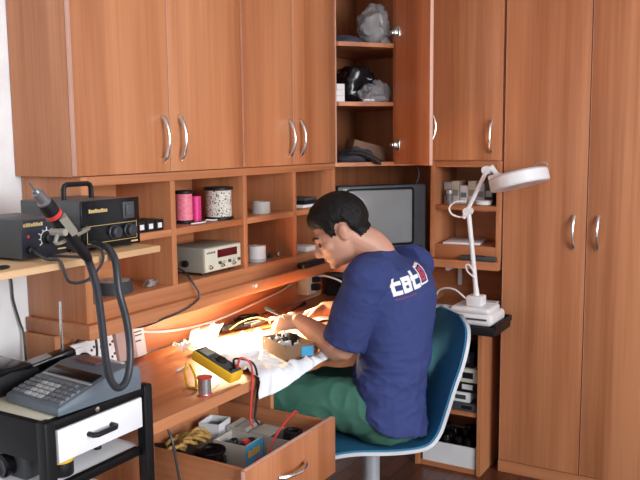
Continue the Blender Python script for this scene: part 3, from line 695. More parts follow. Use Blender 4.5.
tag(obj('aerial_lead', M().tube([(3.36, 1.50, 1.25), (3.345, 1.455, 1.300), (3.350, 1.44, 1.35), (3.375, 1.46, 1.385)], 0.003, 8), DGREY, None, (3.35, 1.45, 1.3)), 'thin grey aerial lead rising beside the television', 'cable')

# inside the open corner cupboard
def blob(name, lab, cat, c, q, amp, sc, mat, seed, flatz=None, group=None, seg=40, rg=24):
    m = M(); m.ell(c, q, 0, seg, rg)
    crumple(m, amp, sc, seed); crumple(m, amp * 0.45, sc * 3.1, seed + 4)
    for v in m.bm.verts:
        if v.co.z < flatz: v.co.z = flatz + (flatz - v.co.z) * 0.02
    return tag(obj(name, m, mat, None, (c[0], c[1], flatz), 60), lab, cat, group)
def cpt(a, d): return P0 + dg * a + nrm * d
p = cpt(0.235, 0.085); blob('plastic_bag', 'milky crumpled plastic bag on the top shelf of the corner cupboard', 'bag', (p.x, p.y, 2.00), (0.082, 0.075, 0.088), 0.034, 15, BAGW, 3.1, 1.931)
p = cpt(0.10, 0.12); blob('folded_cloth', 'dark blue folded cloth lying flat on the top cupboard shelf', 'cloth', (p.x, p.y, 1.940), (0.085, 0.085, 0.026), 0.012, 14, DENIM, 5.2, 1.931)
p = cpt(0.168, 0.150); blob('black_bag', 'shiny black crumpled bag on the middle shelf of the corner cupboard', 'bag', (p.x, p.y, 1.755), (0.105, 0.085, 0.092), 0.036, 13, plain('black_film', (0.012, 0.012, 0.014), 0.2), 8.4, 1.676)
p = cpt(0.222, 0.072); blob('plastic_bag', 'clear plastic bag lying in front of the black bag on the middle shelf', 'bag', (p.x, p.y, 1.70), (0.105, 0.060, 0.066), 0.030, 19, BAG, 1.4, 1.676)
for k in range(3):
    q_ = cpt(0.040, 0.05)
    Tm = Matrix.Translation((q_.x, q_.y, 1.676 + 0.026 * k)) @ Matrix.Rotation(R(-38 + 3 * k), 4, 'Z')
    tag(obj('small_box', M(Tm).box(-0.016, 0.024, -0.01, 0.05, 0, 0.0255, 0.001), WHITE, None, (q_.x, q_.y, 1.676 + 0.026 * k)), ('bottom', 'middle', 'top')[k] + ' of three white boxes stacked in the corner cupboard', 'box', 'white boxes in the corner cupboard')
p = cpt(0.17, 0.022); T = Matrix.Translation((p.x, p.y, 1.676)) @ Matrix.Rotation(R(-38), 4, 'Z')
tag(obj('white_adapter', M(T).box(-0.028, 0.028, -0.008, 0.014, 0, 0.013, 0.004), WHITE, None, (p.x, p.y, 1.676)), 'small white plastic block at the front edge of the middle cupboard shelf', 'block')
p = cpt(0.205, 0.12); T = Matrix.Translation((p.x, p.y, 1.4115)) @ Matrix.Rotation(R(-38), 4, 'Z') @ Matrix.Rotation(R(14), 4, 'Y')
tag(obj('cardboard_piece', M(T).box(-0.08, 0.09, 0.0, 0.10, 0.022, 0.085, 0.003), plain('dull_brown_card', (0.22, 0.125, 0.075), 0.8), None, (p.x, p.y, 1.412)), 'brown cardboard box behind the dark jacket on the bottom cupboard shelf', 'box')
p = cpt(0.135, 0.078)
t = thing('folded_jacket', 'dark grey folded jacket with a strap on the bottom shelf of the corner cupboard', 'jacket', (p.x, p.y, 1.412))
m = M(); m.ell((p.x, p.y, 1.435), (0.088, 0.066, 0.042), 0, 40, 24); crumple(m, 0.020, 15, 2.2)
for v in m.bm.verts: v.co.z = max(v.co.z, 1.412)
obj('cloth', m, DENIM, t, ang=60)
a0, a1, a2, a3 = cpt(0.07, 0.02), cpt(0.11, 0.004), cpt(0.16, -0.010), cpt(0.195, -0.019)
obj('strap', M().tube([(a0.x, a0.y, 1.45), (a1.x, a1.y, 1.452), (a2.x, a2.y, 1.435), (a3.x, a3.y, 1.412), (a3.x, a3.y, 1.402)], [0.010, 0.012, 0.013, 0.015, 0.013], 10), BLACK, t)

# ------------------------------------------------------------------ things on the desk top
CART_A = math.atan2(-0.87, -0.49)
FLAT = [(2.258, 1.462, 0.102, 0.067, CART_A), (2.312, 1.392, 0.024, 0.024, 0), (2.346, 1.366, 0.024, 0.024, 0), (2.53, 1.735, 0.10, 0.03, -0.2), (2.46, 1.82, 0.13, 0.03, -0.22)]
def cloth_sheet(BL, BR, FR, FL, n, mh, hgt, seed, edge_y=None):
    G = []
    BL, BR, FR, FL = map(Vector, (BL, BR, FR, FL))
    for i in range(n + 1):
        row = []
        for j in range(mh + 1):
            a, c = i / n, j / mh
            p = (BL * (1 - c) + BR * c) * (1 - a) + (FL * (1 - c) + FR * c) * a
            q = Vector((p.x, p.y, 0)) * 7 + Vector((seed, seed, 0))
            w_ = noise.noise_vector(q * 0.8)
            p = p + Vector((w_.x, w_.y, 0)) * 0.035
            h = max(0.0, noise.noise(q * 1.1) + 0.15) * hgt * 1.3 + (1 - abs(noise.noise(q * 2.6 + Vector((3, 1, 2))))) ** 4 * hgt * 0.8 + abs(noise.noise(q * 6)) * hgt * 0.25
            z = ZD + 0.003 + h
            for (fx_, fy_, fr_x, fr_y, fa) in FLAT:
                du_, dv_ = p.x - fx_, p.y - fy_; lu = du_ * math.cos(fa) + dv_ * math.sin(fa); lv = -du_ * math.sin(fa) + dv_ * math.cos(fa)
                k_ = max(abs(lu) / fr_x, abs(lv) / fr_y)
                if k_ < 1.25: z = ZD + 0.003 + h * max(0.0, (k_ - 1.0) / 0.25)
            if edge_y is not None:
                e = edge_y(p.x)
                if p.y < e:
                    s_ = e - p.y
                    p = Vector((p.x, e - 0.008 - 0.25 * s_ - h * 0.6, 0)); z = ZD + 0.004 + h * 0.3 - s_ * 0.95
            row.append((p.x, p.y, z))
        G.append(row)
    return M().grid(G, 0.0012)
def desk_edge(x):
    if x < 2.02: return YD
    if x < 2.24: return YD - (x - 2.02) / 0.22 * 0.064
    return 1.338
def cloth_edge(x): return desk_edge(x) - 0.004
tag(obj('cotton_cloth', cloth_sheet((2.09, 1.78, 0), (2.46, 1.77, 0), (2.285, 1.33, 0), (1.965, 1.33, 0), 60, 48, 0.020, 2.3, cloth_edge), CLOTH, None, (2.2, 1.55, ZD), 70), 'crumpled white cloth spread on the desk, one corner hanging over the edge', 'cloth')
b = cloth_sheet((2.06, 1.80, 0), (2.30, 1.895, 0), (2.30, 1.80, 0), (2.06, 1.73, 0), 24, 30, 0.040, 7.7)
tag(obj('plastic_bag', b, BAG, None, (2.13, 1.83, ZD), 70), 'clear plastic bag lying flat on the desk behind the yellow meter', 'bag')

# multimeter propped on its stand
t = thing('multimeter', 'grey multimeter in a yellow case, propped up on its stand', 'multimeter', (1.95, 1.50, ZD))
yv = Vector((0.0, 0.932, 0.362)); zv = Vector((0, -0.362, 0.932))
T = Matrix(((1, 0, 0, 1.868), (0, yv.y, zv.y, 1.420), (0, yv.z, zv.z, ZD + 0.012), (0, 0, 0, 1)))
obj('holster', M(T).box(0, 0.062, 0, 0.165, -0.008, 0.026, 0.007), YEL, t)
fc = obj('face', M(T).box(0.005, 0.057, 0.008, 0.157, 0.024, 0.030, 0.002), DGREY, t)
obj('display', M(T).box(0.011, 0.051, 0.112, 0.148, 0.0296, 0.0312, 0.001), plain('lcd_grey', (0.30, 0.33, 0.28), 0.25), fc)
obj('dial', M(T).lathe([(0.018, 0.029), (0.018, 0.034), (0.015, 0.037), (0.004, 0.037)], (0.031, 0.072, 0)), BLACK, fc)
for k in range(3): obj('jack', M(T).lathe([(0.006, 0.029), (0.006, 0.033), (0.003, 0.033)], (0.014 + k * 0.017, 0.020, 0), seg=14), RED if k == 2 else BLACK, fc)
b = M(); b.tube([(1.866, 1.575, 0.812), (1.835, 1.530, 0.790), (1.800, 1.495, 0.768)], 0.0042, 8, 4); b.tube([(1.800, 1.495, 0.768), (1.795, 1.525, 0.768), (1.83, 1.565, 0.79), (1.866, 1.588, 0.815)], 0.0042, 8, 4)
obj('stand', b, YEL, t)
tag(obj('red_test_lead', M().tube([T @ Vector((0.048, 0.020, 0.034)), (1.945, 1.435, 0.832), (1.965, 1.412, 0.812), (1.945, 1.392, 0.762), (1.930, 1.389, 0.70), (1.925, 1.389, 0.645), (1.922, 1.375, 0.625)], 0.0036, 8), RED, None, (1.98, 1.40, ZD)), 'red test lead hanging from the meter over the desk edge into the drawer', 'cable')
tag(obj('black_test_lead', M().tube([T @ Vector((0.031, 0.020, 0.034)), (1.935, 1.450, 0.830), (1.985, 1.418, 0.808), (1.972, 1.390, 0.755), (1.960, 1.388, 0.70), (1.950, 1.388, 0.645), (1.948, 1.372, 0.625)], 0.0036, 8), BLACK, None, (2.0, 1.40, ZD)), 'black test lead hanging beside the red one over the desk edge', 'cable')
# solder spool
t = thing('solder_spool', 'small spool of silver solder with red flanges at the desk edge', 'spool', (1.765, 1.436, ZD))
for zz in (0, 0.052): obj('flange', M().lathe([(0.0225, zz), (0.0235, zz + 0.001), (0.0235, zz + 0.003), (0.0225, zz + 0.004), (0.008, zz + 0.004), (0.008, zz + 0.0035)], (1.765, 1.436, ZD)), RED, t)
obj('winding', M().lathe([(0.0195 - 0.0006 * (i % 2), 0.004 + 0.048 * i / 22) for i in range(23)], (1.765, 1.436, ZD)), SOLD, t)
tag(obj('paper_slip', M(Matrix.Translation((1.845, 1.455, ZD + 0.001)) @ Matrix.Rotation(R(15), 4, 'Z') @ Matrix.Rotation(R(-52), 4, 'X')).box(-0.03, 0.03, 0, 0.046, 0, 0.0015), PAPER, None, (1.845, 1.455, ZD)), 'small white paper slip leaning under the yellow meter', 'paper')
tag(obj('pen', M().tube([(1.90, 1.66, ZD + 0.006), (1.96, 1.665, ZD + 0.006)], [0.004, 0.005], 10, 0), WHITE, None, (1.9, 1.68, ZD)), 'short white pen lying behind the yellow meter', 'pen')
# carton full of parts
ang = math.atan2(-0.87, -0.49); cB = Vector((2.258, 1.462, ZD + 0.006))
T = Matrix.Translation(cB) @ Matrix.Rotation(ang, 4, 'Z')
t = thing('parts_carton', 'low brown carton filled with small motors and parts under his left hand', 'carton', tuple(cB))
def carton(Tm, lx, ly, h, th, mat, par, name='carton', label=None):
    b = M(Tm)
    b.box(-lx, lx, -ly, ly, 0, th).box(-lx, -lx + th, -ly, ly, th, h).box(lx - th, lx, -ly, ly, th, h).box(-lx + th, lx - th, -ly, -ly + th, th, h).box(-lx + th, lx - th, ly - th, ly, th, h)
    bmesh.ops.remove_doubles(b.bm, verts=b.bm.verts, dist=1e-5)
    return obj(name, b, mat, par, label=label)
carton(T, 0.090, 0.055, 0.050, 0.003, plain('dark_brown_card', (0.20, 0.115, 0.065), 0.8), t)
obj('blue_label', M(T).box(0.0895, 0.0915, 0.006, 0.050, 0.006, 0.040), BLUEL, t)
rnd = random.Random(9)
for k in range(11):
    lx = -0.07 + (k % 4) * 0.045 + rnd.uniform(-.006, .006); ly = -0.032 + (k // 4) * 0.032 + rnd.uniform(-.004, .004); hz = 0.008 + rnd.uniform(0, 0.020)
    T2 = T @ Matrix.Translation((lx, ly, 0.004)) @ Matrix.Rotation(rnd.uniform(0, 3), 4, 'Z') @ Matrix.Rotation(rnd.uniform(-.3, .3), 4, 'X')
    mat = (WHITE, BLACK, LGREY, DGREY)[k % 4]; b = M(T2)
    if k % 3 == 0: b.box(-0.013, 0.013, -0.011, 0.011, 0.002, hz + 0.028, 0.002)
    else: b.lathe([(0.013, 0.002), (0.014, 0.004), (0.014, hz + 0.020), (0.010, hz + 0.023), (0.004, hz + 0.024), (0.003, hz + 0.032)], seg=16)
    p = T2.translation
    tag(obj('small_motor' if k % 3 else 'relay_block', b, mat, None, tuple(p)), ('white', 'black', 'light grey', 'dark grey')[k % 4] + (' small motor' if k % 3 else ' relay block') + ' lying with the others in the low brown carton', 'part', 'loose parts in the low carton')
for k, (x, y) in enumerate(((2.312, 1.392), (2.346, 1.366))):
    tag(obj('round_capacitor', M().lathe([(0.017, 0), (0.018, 0.002), (0.018, 0.020), (0.014, 0.024), (0.006, 0.024)], (x, y, ZD + 0.005)), (CHROME, BLACK)[k], None, (x, y, ZD)), ('shiny', 'dark')[k] + ' round metal capacitor at the desk edge in front of the carton', 'part')
# tools behind the cloth
t = thing('soldering_iron', 'long black soldering iron lying at the back of the desk', 'soldering iron', (2.45, 1.83, ZD))
obj('handle', M().tube([(2.37, 1.845, ZD + 0.022), (2.50, 1.815, ZD + 0.022), (2.585, 1.795, ZD + 0.020)], [0.014, 0.017, 0.011], 14, 4), BLACK, t)
obj('barrel', M().tube([(2.585, 1.79, ZD + 0.018), (2.66, 1.778, ZD + 0.012)], [0.0045, 0.003], 10, 0), CHROME, t)
obj('cord', M().tube([(2.372, 1.845, ZD + 0.021), (2.30, 1.84, ZD + 0.03), (2.27, 1.885, ZD + 0.012), (2.36, 1.895, ZD + 0.006), (2.45, 1.895, ZD + 0.006)], 0.004, 8), RUBBER, t)
t = thing('pliers', 'black handled pliers lying between the soldering iron and the cloth', 'pliers', (2.50, 1.72, ZD))
for k in (-1, 1):
    obj('handle', M().tube([(2.545, 1.735, ZD + 0.040), (2.49, 1.748 + 0.008 * k, ZD + 0.038), (2.43, 1.760 + 0.016 * k, ZD + 0.036)], [0.006, 0.008, 0.007], 10, 4), BLACK, t)
obj('jaw', M().tube([(2.54, 1.736, ZD + 0.040), (2.575, 1.728, ZD + 0.040), (2.615, 1.720, ZD + 0.038)], [0.009, 0.008, 0.003], 10, 4), CHROME, t)
tag(obj('yellow_wire_loop', M().tube([(2.36, 1.79, ZD + 0.03), (2.40, 1.765, ZD + 0.055), (2.47, 1.745, ZD + 0.060), (2.52, 1.72, ZD + 0.04), (2.50, 1.70, ZD + 0.035)], 0.0025, 8), YELW, None, (2.45, 1.75, ZD)), 'loop of yellowish wire lying on the white cloth near the iron', 'wire')
tag(obj('magazine', cloth_sheet((2.72, 1.80, 0), (2.98, 1.74, 0), (2.91, 1.56, 0), (2.66, 1.62, 0), 14, 14, 0.010, 3.9), PAPER, None, (2.8, 1.68, ZD), 60), 'open white magazine lying on the desk behind his right hand', 'magazine')
tag(obj('screwdriver', M().tube([(2.68, 1.745, ZD + 0.030), (2.80, 1.765, ZD + 0.034), (2.90, 1.785, ZD + 0.034)], [0.003, 0.004, 0.008], 10, 3), BLACK, None, (2.79, 1.76, ZD)), 'black screwdriver lying across the white magazine', 'screwdriver')
for k, (x, y, q) in enumerate(((2.56, 1.47, 0.020), (2.85, 1.48, 0.024), (2.90, 1.40, 0.018))):
    b = M(); b.box(x - q, x + q, y - q * 0.7, y + q * 0.7, ZD, ZD + q * 1.3, 0.003)
    tag(obj('circuit_module', b, (BLACK, DGREY, MGREY)[k], None, (x, y, ZD)), ('black', 'dark grey', 'mid grey')[k] + ' small circuit module on the desk in front of the man', 'module')

# ------------------------------------------------------------------ contents of the drawer
zf = 0.4835
def tray_box(name, lab, x, y, rz, lx, ly, h, mat, cat='box', tilt=0, z=zf):
    T = Matrix.Translation((x, y, z)) @ Matrix.Rotation(R(rz), 4, 'Z') @ Matrix.Rotation(R(tilt), 4, 'Y')
    t = thing(name, lab, cat, (x, y, z)); carton(T, lx, ly, h, 0.0025, mat, t, 'walls'); return t, T
t, T = tray_box('small_box', 'small open white box at the back of the pulled-out drawer', 1.932, 1.535, 10, 0.040, 0.036, 0.135, WHITE)
obj('grey_filling', M(T).box(-0.034, 0.034, -0.030, 0.030, 0.10, 0.118, 0.004), DGREY, t)
t, T = tray_box('printed_carton', 'open carton with a bright blue printed front in the drawer', 1.868, 1.395, 2, 0.048, 0.058, 0.122, CARDG, 'carton')
obj('blue_front', M(T).box(-0.047, 0.047, -0.0592, -0.0578, 0.030, 0.120), BLUEL, t)
b = M(T)
for i, hh in enumerate((0.022, 0.018, 0.024, 0.020, 0.022)): b.box(-0.034 + i * 0.013, -0.025 + i * 0.013, -0.0600, -0.0590, 0.080, 0.080 + hh)
obj('yellow_print', b, YEL, t)
b = M(T)
for i, hh in enumerate((0.014, 0.022, 0.016)): b.box(-0.005 + i * 0.015, 0.006 + i * 0.015, -0.0600, -0.0590, 0.046, 0.046 + hh)
obj('red_print', b, RED, t)
for k in range(5):
    p = T @ Vector((-0.028 + (k % 3) * 0.028, -0.03 + (k // 3) * 0.045, 0.0))
    tag(obj('capacitor', M().lathe([(0.013, 0), (0.013, 0.110 + 0.006 * (k % 2)), (0.011, 0.113), (0.004, 0.113)], (p.x, p.y, zf + 0.0026), seg=16), (BLACK, RED, BLACK, DGREY, BLACK)[k], None, (p.x, p.y, zf)), ('black', 'red', 'black', 'dark grey', 'black')[k] + ' round capacitor standing in the blue printed carton', 'part', 'capacitors in the blue carton')
t, T = tray_box('pale_carton', 'pale open carton with folded flaps behind the blue printed carton', 1.985, 1.460, 4, 0.044, 0.036, 0.118, CARDG, 'carton')
obj('flap', M(T).box(-0.044, 0.040, -0.034, 0.0, 0.118, 0.121), CARDG, t)
obj('flap', M(T @ Matrix.Rotation(R(14), 4, 'X')).box(-0.044, 0.044, 0.034, 0.060, 0.106, 0.109), CARDG, t)
t, T = tray_box('pale_carton', 'pale open carton in the right corner of the drawer holding black cable', 1.988, 1.320, 0, 0.046, 0.088, 0.112, CARDG, 'carton')
obj('flap', M(T).box(-0.044, 0.030, 0.010, 0.085, 0.112, 0.115), CARDG, t)
b = M()
for k in range(4): b.tube([(1.988 + (0.030 - 0.003 * k) * math.cos(a), 1.272 + 0.026 * math.sin(a), zf + 0.10 + 0.008 * k) for a in [i * math.pi / 8 for i in range(17)]], 0.007, 8, 0)
tag(obj('cable_coil', b, BLACK, None, (1.988, 1.272, zf + 0.1)), 'thick coil of black cable on the carton at the drawer front', 'cable')
for k, (x, y, z, q, h) in enumerate(((1.763, 1.420, zf, 0.050, 0.042), (1.763, 1.420, zf + 0.0425, 0.049, 0.040), (1.763, 1.420, zf + 0.083, 0.047, 0.036), (1.672, 1.555, zf, 0.036, 0.130))):
    tag(obj('black_spool', M().lathe([(q - 0.002, 0), (q, 0.002), (q, 0.008), (q * 0.86, 0.010), (q * 0.86, h - 0.010), (q, h - 0.008), (q, h - 0.002), (q - 0.002, h), (q * 0.45, h), (q * 0.4, h - 0.004)], (x, y, z)), BLACKG if k == 2 else BLACK, None, (x, y, z)), ('bottom', 'middle', 'shiny top')[k] + ' spool of three stacked black spools at the drawer left' if k < 3 else 'tall dark spool in the back left corner of the drawer', 'spool')
b = M()
for k in range(7): b.tube([(1.745 + 0.012 * k + (0.040) * math.cos(a) * 0.9, 1.545 - 0.006 * k + 0.030 * math.sin(a + k), zf + 0.108 + 0.012 * math.sin(2 * a + k) + 0.003 * k) for a in [i * math.pi / 6 for i in range(13)]], 0.006, 8, 0)
tag(obj('wire_bundle', b, YELW, None, (1.77, 1.53, zf + 0.1)), 'tangled bundle of yellow wire on the left of the drawer', 'wire')
tag(obj('toolbox', M().box(1.725, 1.838, 1.485, 1.60, zf, zf + 0.092, 0.004), DGREY, None, (1.78, 1.54, zf)), 'dark grey case under the yellow wire in the drawer', 'case')
tag(obj('orange_folder', M().box(1.74, 1.935, 1.190, 1.325, zf, zf + 0.05, 0.003), ORANGE, None, (1.83, 1.26, zf)), 'bright orange folder flat at the front of the drawer', 'folder')
tag(obj('red_wire', M().tube([(1.80, 1.24, zf + 0.058), (1.855, 1.265, 0.605), (1.91, 1.275, 0.632), (1.96, 1.285, 0.642), (2.01, 1.295, 0.648), (2.050, 1.300, 0.649), (2.064, 1.302, 0.62), (2.066, 1.303, 0.57)], 0.0035, 8), RED, None, (1.93, 1.3, 0.62)), 'red wire draped across the drawer and over its right side', 'wire')
tag(obj('tape_roll', M().lathe([(0.012, 0), (0.028, 0), (0.028, 0.018), (0.012, 0.018), (0.012, 0)], (1.70, 1.30, zf)), WHITE, None, (1.70, 1.30, zf)), 'small white roll at the front left of the drawer', 'roll')

# ------------------------------------------------------------------ cart at the left
t = thing('equipment_cart', 'black metal cart with a white drawer at the lower left', 'cart', (1.30, 1.62, 0.0))
cx0, cx1, cy0, cy1, cz = 1.142, 1.490, 1.385, 1.86, 0.880
for x in (cx0, cx1 - 0.031):
    for y in (cy0, cy1 - 0.031):
        pst = obj('post', M().box(x, x + 0.031, y, y + 0.031, 0.045, cz + 0.004, 0.005), BLACKM, t)
        obj('caster', M().lathe([(0.010, -0.010), (0.022, -0.009), (0.0225, 0), (0.022, 0.009), (0.010, 0.010)], (x + 0.0155, y + 0.0155, 0.0235), 0, 18), BLACK, t)
obj('front_rail', M().box(cx0 + 0.031, cx1 - 0.031, cy0 + 0.004, cy0 + 0.03, cz - 0.022, cz, 0.002), BLACKM, t)
obj('side_panel', M().box(cx0 + 0.004, cx0 + 0.022, cy0 + 0.031, cy1 - 0.031, cz - 0.095, cz, 0.002), BLACKM, t)
obj('side_panel', M().box(cx1 - 0.022, cx1 - 0.004, cy0 + 0.031, cy1 - 0.031, cz - 0.095, cz, 0.002), BLACKM, t)
obj('back_panel', M().box(cx0 + 0.031, cx1 - 0.031, cy1 - 0.02, cy1 - 0.01, 0.30, cz, 0.001), BLACKM, t)
obj('top_board', M().box(cx0 + 0.022, cx1 - 0.022, cy0 + 0.03, cy1 - 0.022, cz - 0.012, cz, 0.001), CREAM, t)
obj('lock', M().lathe([(0.007, 0), (0.007, -0.003), (0.003, -0.004)], (1.300, cy0 + 0.004, cz - 0.010), 1, 16), CHROME, t)
d = obj('drawer', M().box(cx0 + 0.038, cx1 - 0.038, cy0 + 0.003, cy0 + 0.020, 0.778, 0.856, 0.0015), WLAM, t)
b = M(); b.tube([(1.270, cy0 + 0.003, 0.819), (1.270, cy0 - 0.014, 0.819), (1.278, cy0 - 0.021, 0.819), (1.335, cy0 - 0.021, 0.819), (1.343, cy0 - 0.014, 0.819), (1.343, cy0 + 0.003, 0.819)], 0.0065, 10, 0)
obj('handle', b, BLACK, d)
for z in (0.715, 0.44):
    sh = obj('shelf', M().box(cx0 + 0.01, cx1 - 0.01, cy0 + 0.040, cy1 - 0.03, z - 0.016, z, 0.001), WLAM, t)
    obj('shelf_edge', M().box(cx0 + 0.031, cx1 - 0.031, cy0 + 0.022, cy0 + 0.040, z - 0.020, z + 0.002, 0.002), BLACKM, sh)
tag(obj('rubber_bung', M().lathe([(0.010, 0), (0.011, 0.003), (0.009, 0.010), (0.011, 0.013), (0.008, 0.018)], (1.400, 1.500, 0.7152), seg=16), BLACK, None, (1.400, 1.500, 0.715)), 'small black rubber bung standing on the white cart shelf', 'bung')
t = thing('tape_can', 'black round can with a yellow lid at the front of the cart shelf', 'can', (1.245, 1.460, 0.7152))
obj('can', M().lathe([(0.029, 0), (0.030, 0.002), (0.030, 0.036), (0.029, 0.038)], (1.245, 1.460, 0.7152)), BLACK, t)
obj('lid', M().lathe([(0.0305, 0.034), (0.0305, 0.042), (0.029, 0.043), (0.012, 0.043)], (1.245, 1.460, 0.7152)), YEL, t)
obj('lid_print', M().lathe([(0.012, 0.0428), (0.020, 0.0436), (0.020, 0.0440), (0.006, 0.0440)], (1.245, 1.460, 0.7152)), BLACK, t)
t = thing('camera_body', 'dark jumble of camera-like equipment on the left of the cart shelf', 'equipment', (1.218, 1.60, 0.7152))
obj('body', M().box(1.173, 1.233, 1.496, 1.62, 0.7152, 0.772, 0.006), DGREY, t)
obj('lens', M().lathe([(0.028, 0), (0.028, -0.022), (0.022, -0.026), (0.016, -0.022)], (1.173, 1.555, 0.7475), 0, 24), BLACKG, t)
obj('strap', M().tube([(1.200, 1.49, 0.774), (1.190, 1.455, 0.778), (1.190, 1.44, 0.75), (1.195, 1.45, 0.724)], 0.006, 8), RUBBER, t)
tag(obj('battery_pack', M(Matrix.Translation((1.203, 1.545, 0.7726)) @ Matrix.Rotation(R(20), 4, 'Z')).box(-0.025, 0.03, -0.03, 0.03, 0, 0.024, 0.003), DGREY, None, (1.203, 1.545, 0.78)), 'grey battery pack lying on the dark equipment in the cart', 'battery')
tag(obj('orange_packet', M(Matrix.Translation((1.34, 1.52, 0.4402)) @ Matrix.Rotation(R(12), 4, 'Z')).box(-0.06, 0.06, -0.05, 0.05, 0, 0.17, 0.004), ORANGE, None, (1.34, 1.52, 0.44)), 'orange packet on the lower shelf of the cart', 'packet')
tag(obj('white_packet', M(Matrix.Translation((1.42, 1.60, 0.4402))).box(-0.03, 0.03, -0.08, 0.05, 0, 0.16, 0.004), PAPER, None, (1.42, 1.60, 0.44)), 'white packet on the lower cart shelf next to the orange one', 'packet')
# printing calculator
T = Matrix.Translation((1.198, 1.497, cz + 0.0005)) @ Matrix.Rotation(R(-5), 4, 'Z')
t = thing('desk_calculator', 'blue grey desk calculator with a sloping keyboard on the cart', 'calculator', (1.33, 1.51, cz))
prof = [(0, 0.003), (0.250, 0.003), (0.250, 0.050), (0.242, 0.066), (0.205, 0.072), (0.165, 0.068), (0.004, 0.024), (0, 0.018)]
hw = 0.102
obj('case', M(T).prism(prof, 1, -hw, hw, 0.004), CALC, t)
sl = math.atan2(0.044, 0.161)
TK = T @ Matrix.Translation((0.004, 0, 0.0245)) @ Matrix.Rotation(-sl, 4, 'Y')
kb = obj('key_panel', M(TK).box(0.006, 0.090, -0.093, 0.093, -0.002, 0.0012, 0.001), CALC, t)
for i in range(5):
    for j in range(8):
        white_ = 2 <= j <= 4
        y = 0.083 - j * 0.0238
        obj('key', M(TK).box(0.010 + i * 0.0160, 0.022 + i * 0.0160, y - 0.0105, y + 0.0085, 0.0008, 0.0062, 0.0016, seg=1), LGREY if white_ and i < 4 else MGREY, t) if not (j == 7 and i == 4) else None
obj('strip', M(TK).box(0.098, 0.104, -0.093, 0.093, -0.001, 0.0012), LGREY, t)
obj('display_window', M(TK).box(0.110, 0.143, -0.086, 0.086, -0.002, 0.0020, 0.001), BLACKG, t)
obj('label_plate', M(T @ Matrix.Translation((0.205, 0, 0.072)) @ Matrix.Rotation(R(4), 4, 'Y')).box(-0.030, 0.010, -0.02, 0.06, -0.004, 0.0012), plain('red_brown_plate', (0.14, 0.06, 0.07), 0.35), t)
obj('paper_bracket', M(T).box(0.222, 0.236, -0.06, 0.06, 0.064, 0.0705, 0.002), LGREY, t)
tag(obj('paper_scrap', M(T).box(0.254, 0.274, -0.052, -0.005, 0.0005, 0.030, 0.001), PAPER, None, (1.47, 1.45, cz)), 'white paper block behind the calculator on the cart', 'paper')
# black machines behind it
t = thing('fax_machine', 'black office machine at the far left of the cart top', 'machine', (1.15, 1.74, cz))
T = Matrix.Translation((1.245, 1.725, cz + 0.0005)) @ Matrix.Rotation(R(-6), 4, 'Z')
obj('body', M(T).prism([(-0.11, 0.0), (0.10, 0.0), (0.10, 0.052), (0.02, 0.058), (-0.11, 0.034)], 1, -0.09, 0.10, 0.006), BLACK, t)
obj('lid', M(T).prism([(-0.10, 0.036), (0.09, 0.055), (0.08, 0.066), (0.0, 0.068), (-0.10, 0.046)], 1, -0.082, 0.092, 0.004), BLACKG, t)
obj('blue_badge', M(T).box(-0.112, -0.109, -0.06, -0.02, 0.016, 0.024), plain('pale_blue_badge', (0.45, 0.62, 0.80), 0.4), t)
t = thing('cordless_phone', 'black phone base with a raised aerial behind the calculator', 'phone', (1.41, 1.75, cz))
T = Matrix.Translation((1.425, 1.692, cz + 0.0005)) @ Matrix.Rotation(R(-22), 4, 'Z')
obj('base', M(T).prism([(-0.075, 0), (0.065, 0), (0.065, 0.038), (0.03, 0.042), (-0.075, 0.018)], 1, -0.055, 0.055, 0.005), BLACK, t)
obj('handset', M(T @ Matrix.Translation((-0.005, -0.012, 0.033)) @ Matrix.Rotation(R(-12), 4, 'Y')).box(-0.075, 0.07, -0.026, 0.026, 0, 0.024, 0.008), BLACKG, t)
obj('screen', M(T @ Matrix.Translation((-0.005, -0.012, 0.033)) @ Matrix.Rotation(R(-12), 4, 'Y')).box(-0.050, 0.005, -0.021, 0.021, 0.0235, 0.0248), plain('silver_screen', (0.38, 0.38, 0.40), 0.3), t)
obj('aerial', M(T).tube([(0.045, 0.035, 0.03), (0.048, 0.036, 0.19)], [0.0042, 0.0036], 10, 0), CHROME, t)
tag(obj('grey_cable', M().tube([(1.40, YA - 0.006, 1.215), (1.485, YA - 0.010, 1.14), (1.498, YA - 0.010, 1.05), (1.515, YA - 0.012, 0.98), (1.522, YA - 0.016, 0.94), (1.515, YA - 0.03, 0.80)], 0.0032, 8), RUBBER, None, (1.47, YA - 0.01, 1.0)), 'grey cable hanging down the white wall below the plank', 'cable')

# ------------------------------------------------------------------ right side: tray, device, magnifier lamp, shelf things
t = thing('black_tray', 'black flat tray on the low cabinet, jutting out past the wardrobe edge', 'tray', (3.22, 1.18, 0.6855))
obj('tray', M().prism([(3.13, 1.0), (3.355, 1.0), (3.355, 1.33), (3.13, 1.33)], 2, 0.6855, 0.722, 0.005), BLACK, t)
obj('rim', M().box(3.13, 3.355, 0.995, 1.003, 0.715, 0.740, 0.002).box(3.345, 3.357, 1.003, 1.33, 0.715, 0.740, 0.002), BLACK, t)
t = thing('white_device', 'white rounded desktop device on the black tray at the lamp foot', 'device', (3.20, 1.12, 0.7225))
obj('body', M().box(3.14, 3.325, 1.015, 1.215, 0.7225, 0.775, 0.018, seg=4), WHITE, t)
obj('top_shell', M().box(3.140, 3.300, 1.030, 1.205, 0.772, 0.800, 0.014, seg=4), WHITE, t)
obj('slot', M().box(3.1385, 3.142, 1.04, 1.13, 0.748, 0.756), DGREY, t)
tag(obj('paper_sheet', M().box(3.24, 3.295, 1.035, 1.15, 0.8005, 0.808, 0.002), LGREY, None, (3.25, 1.04, 0.80)), 'pale grey sheet lying on top of the white device', 'sheet')
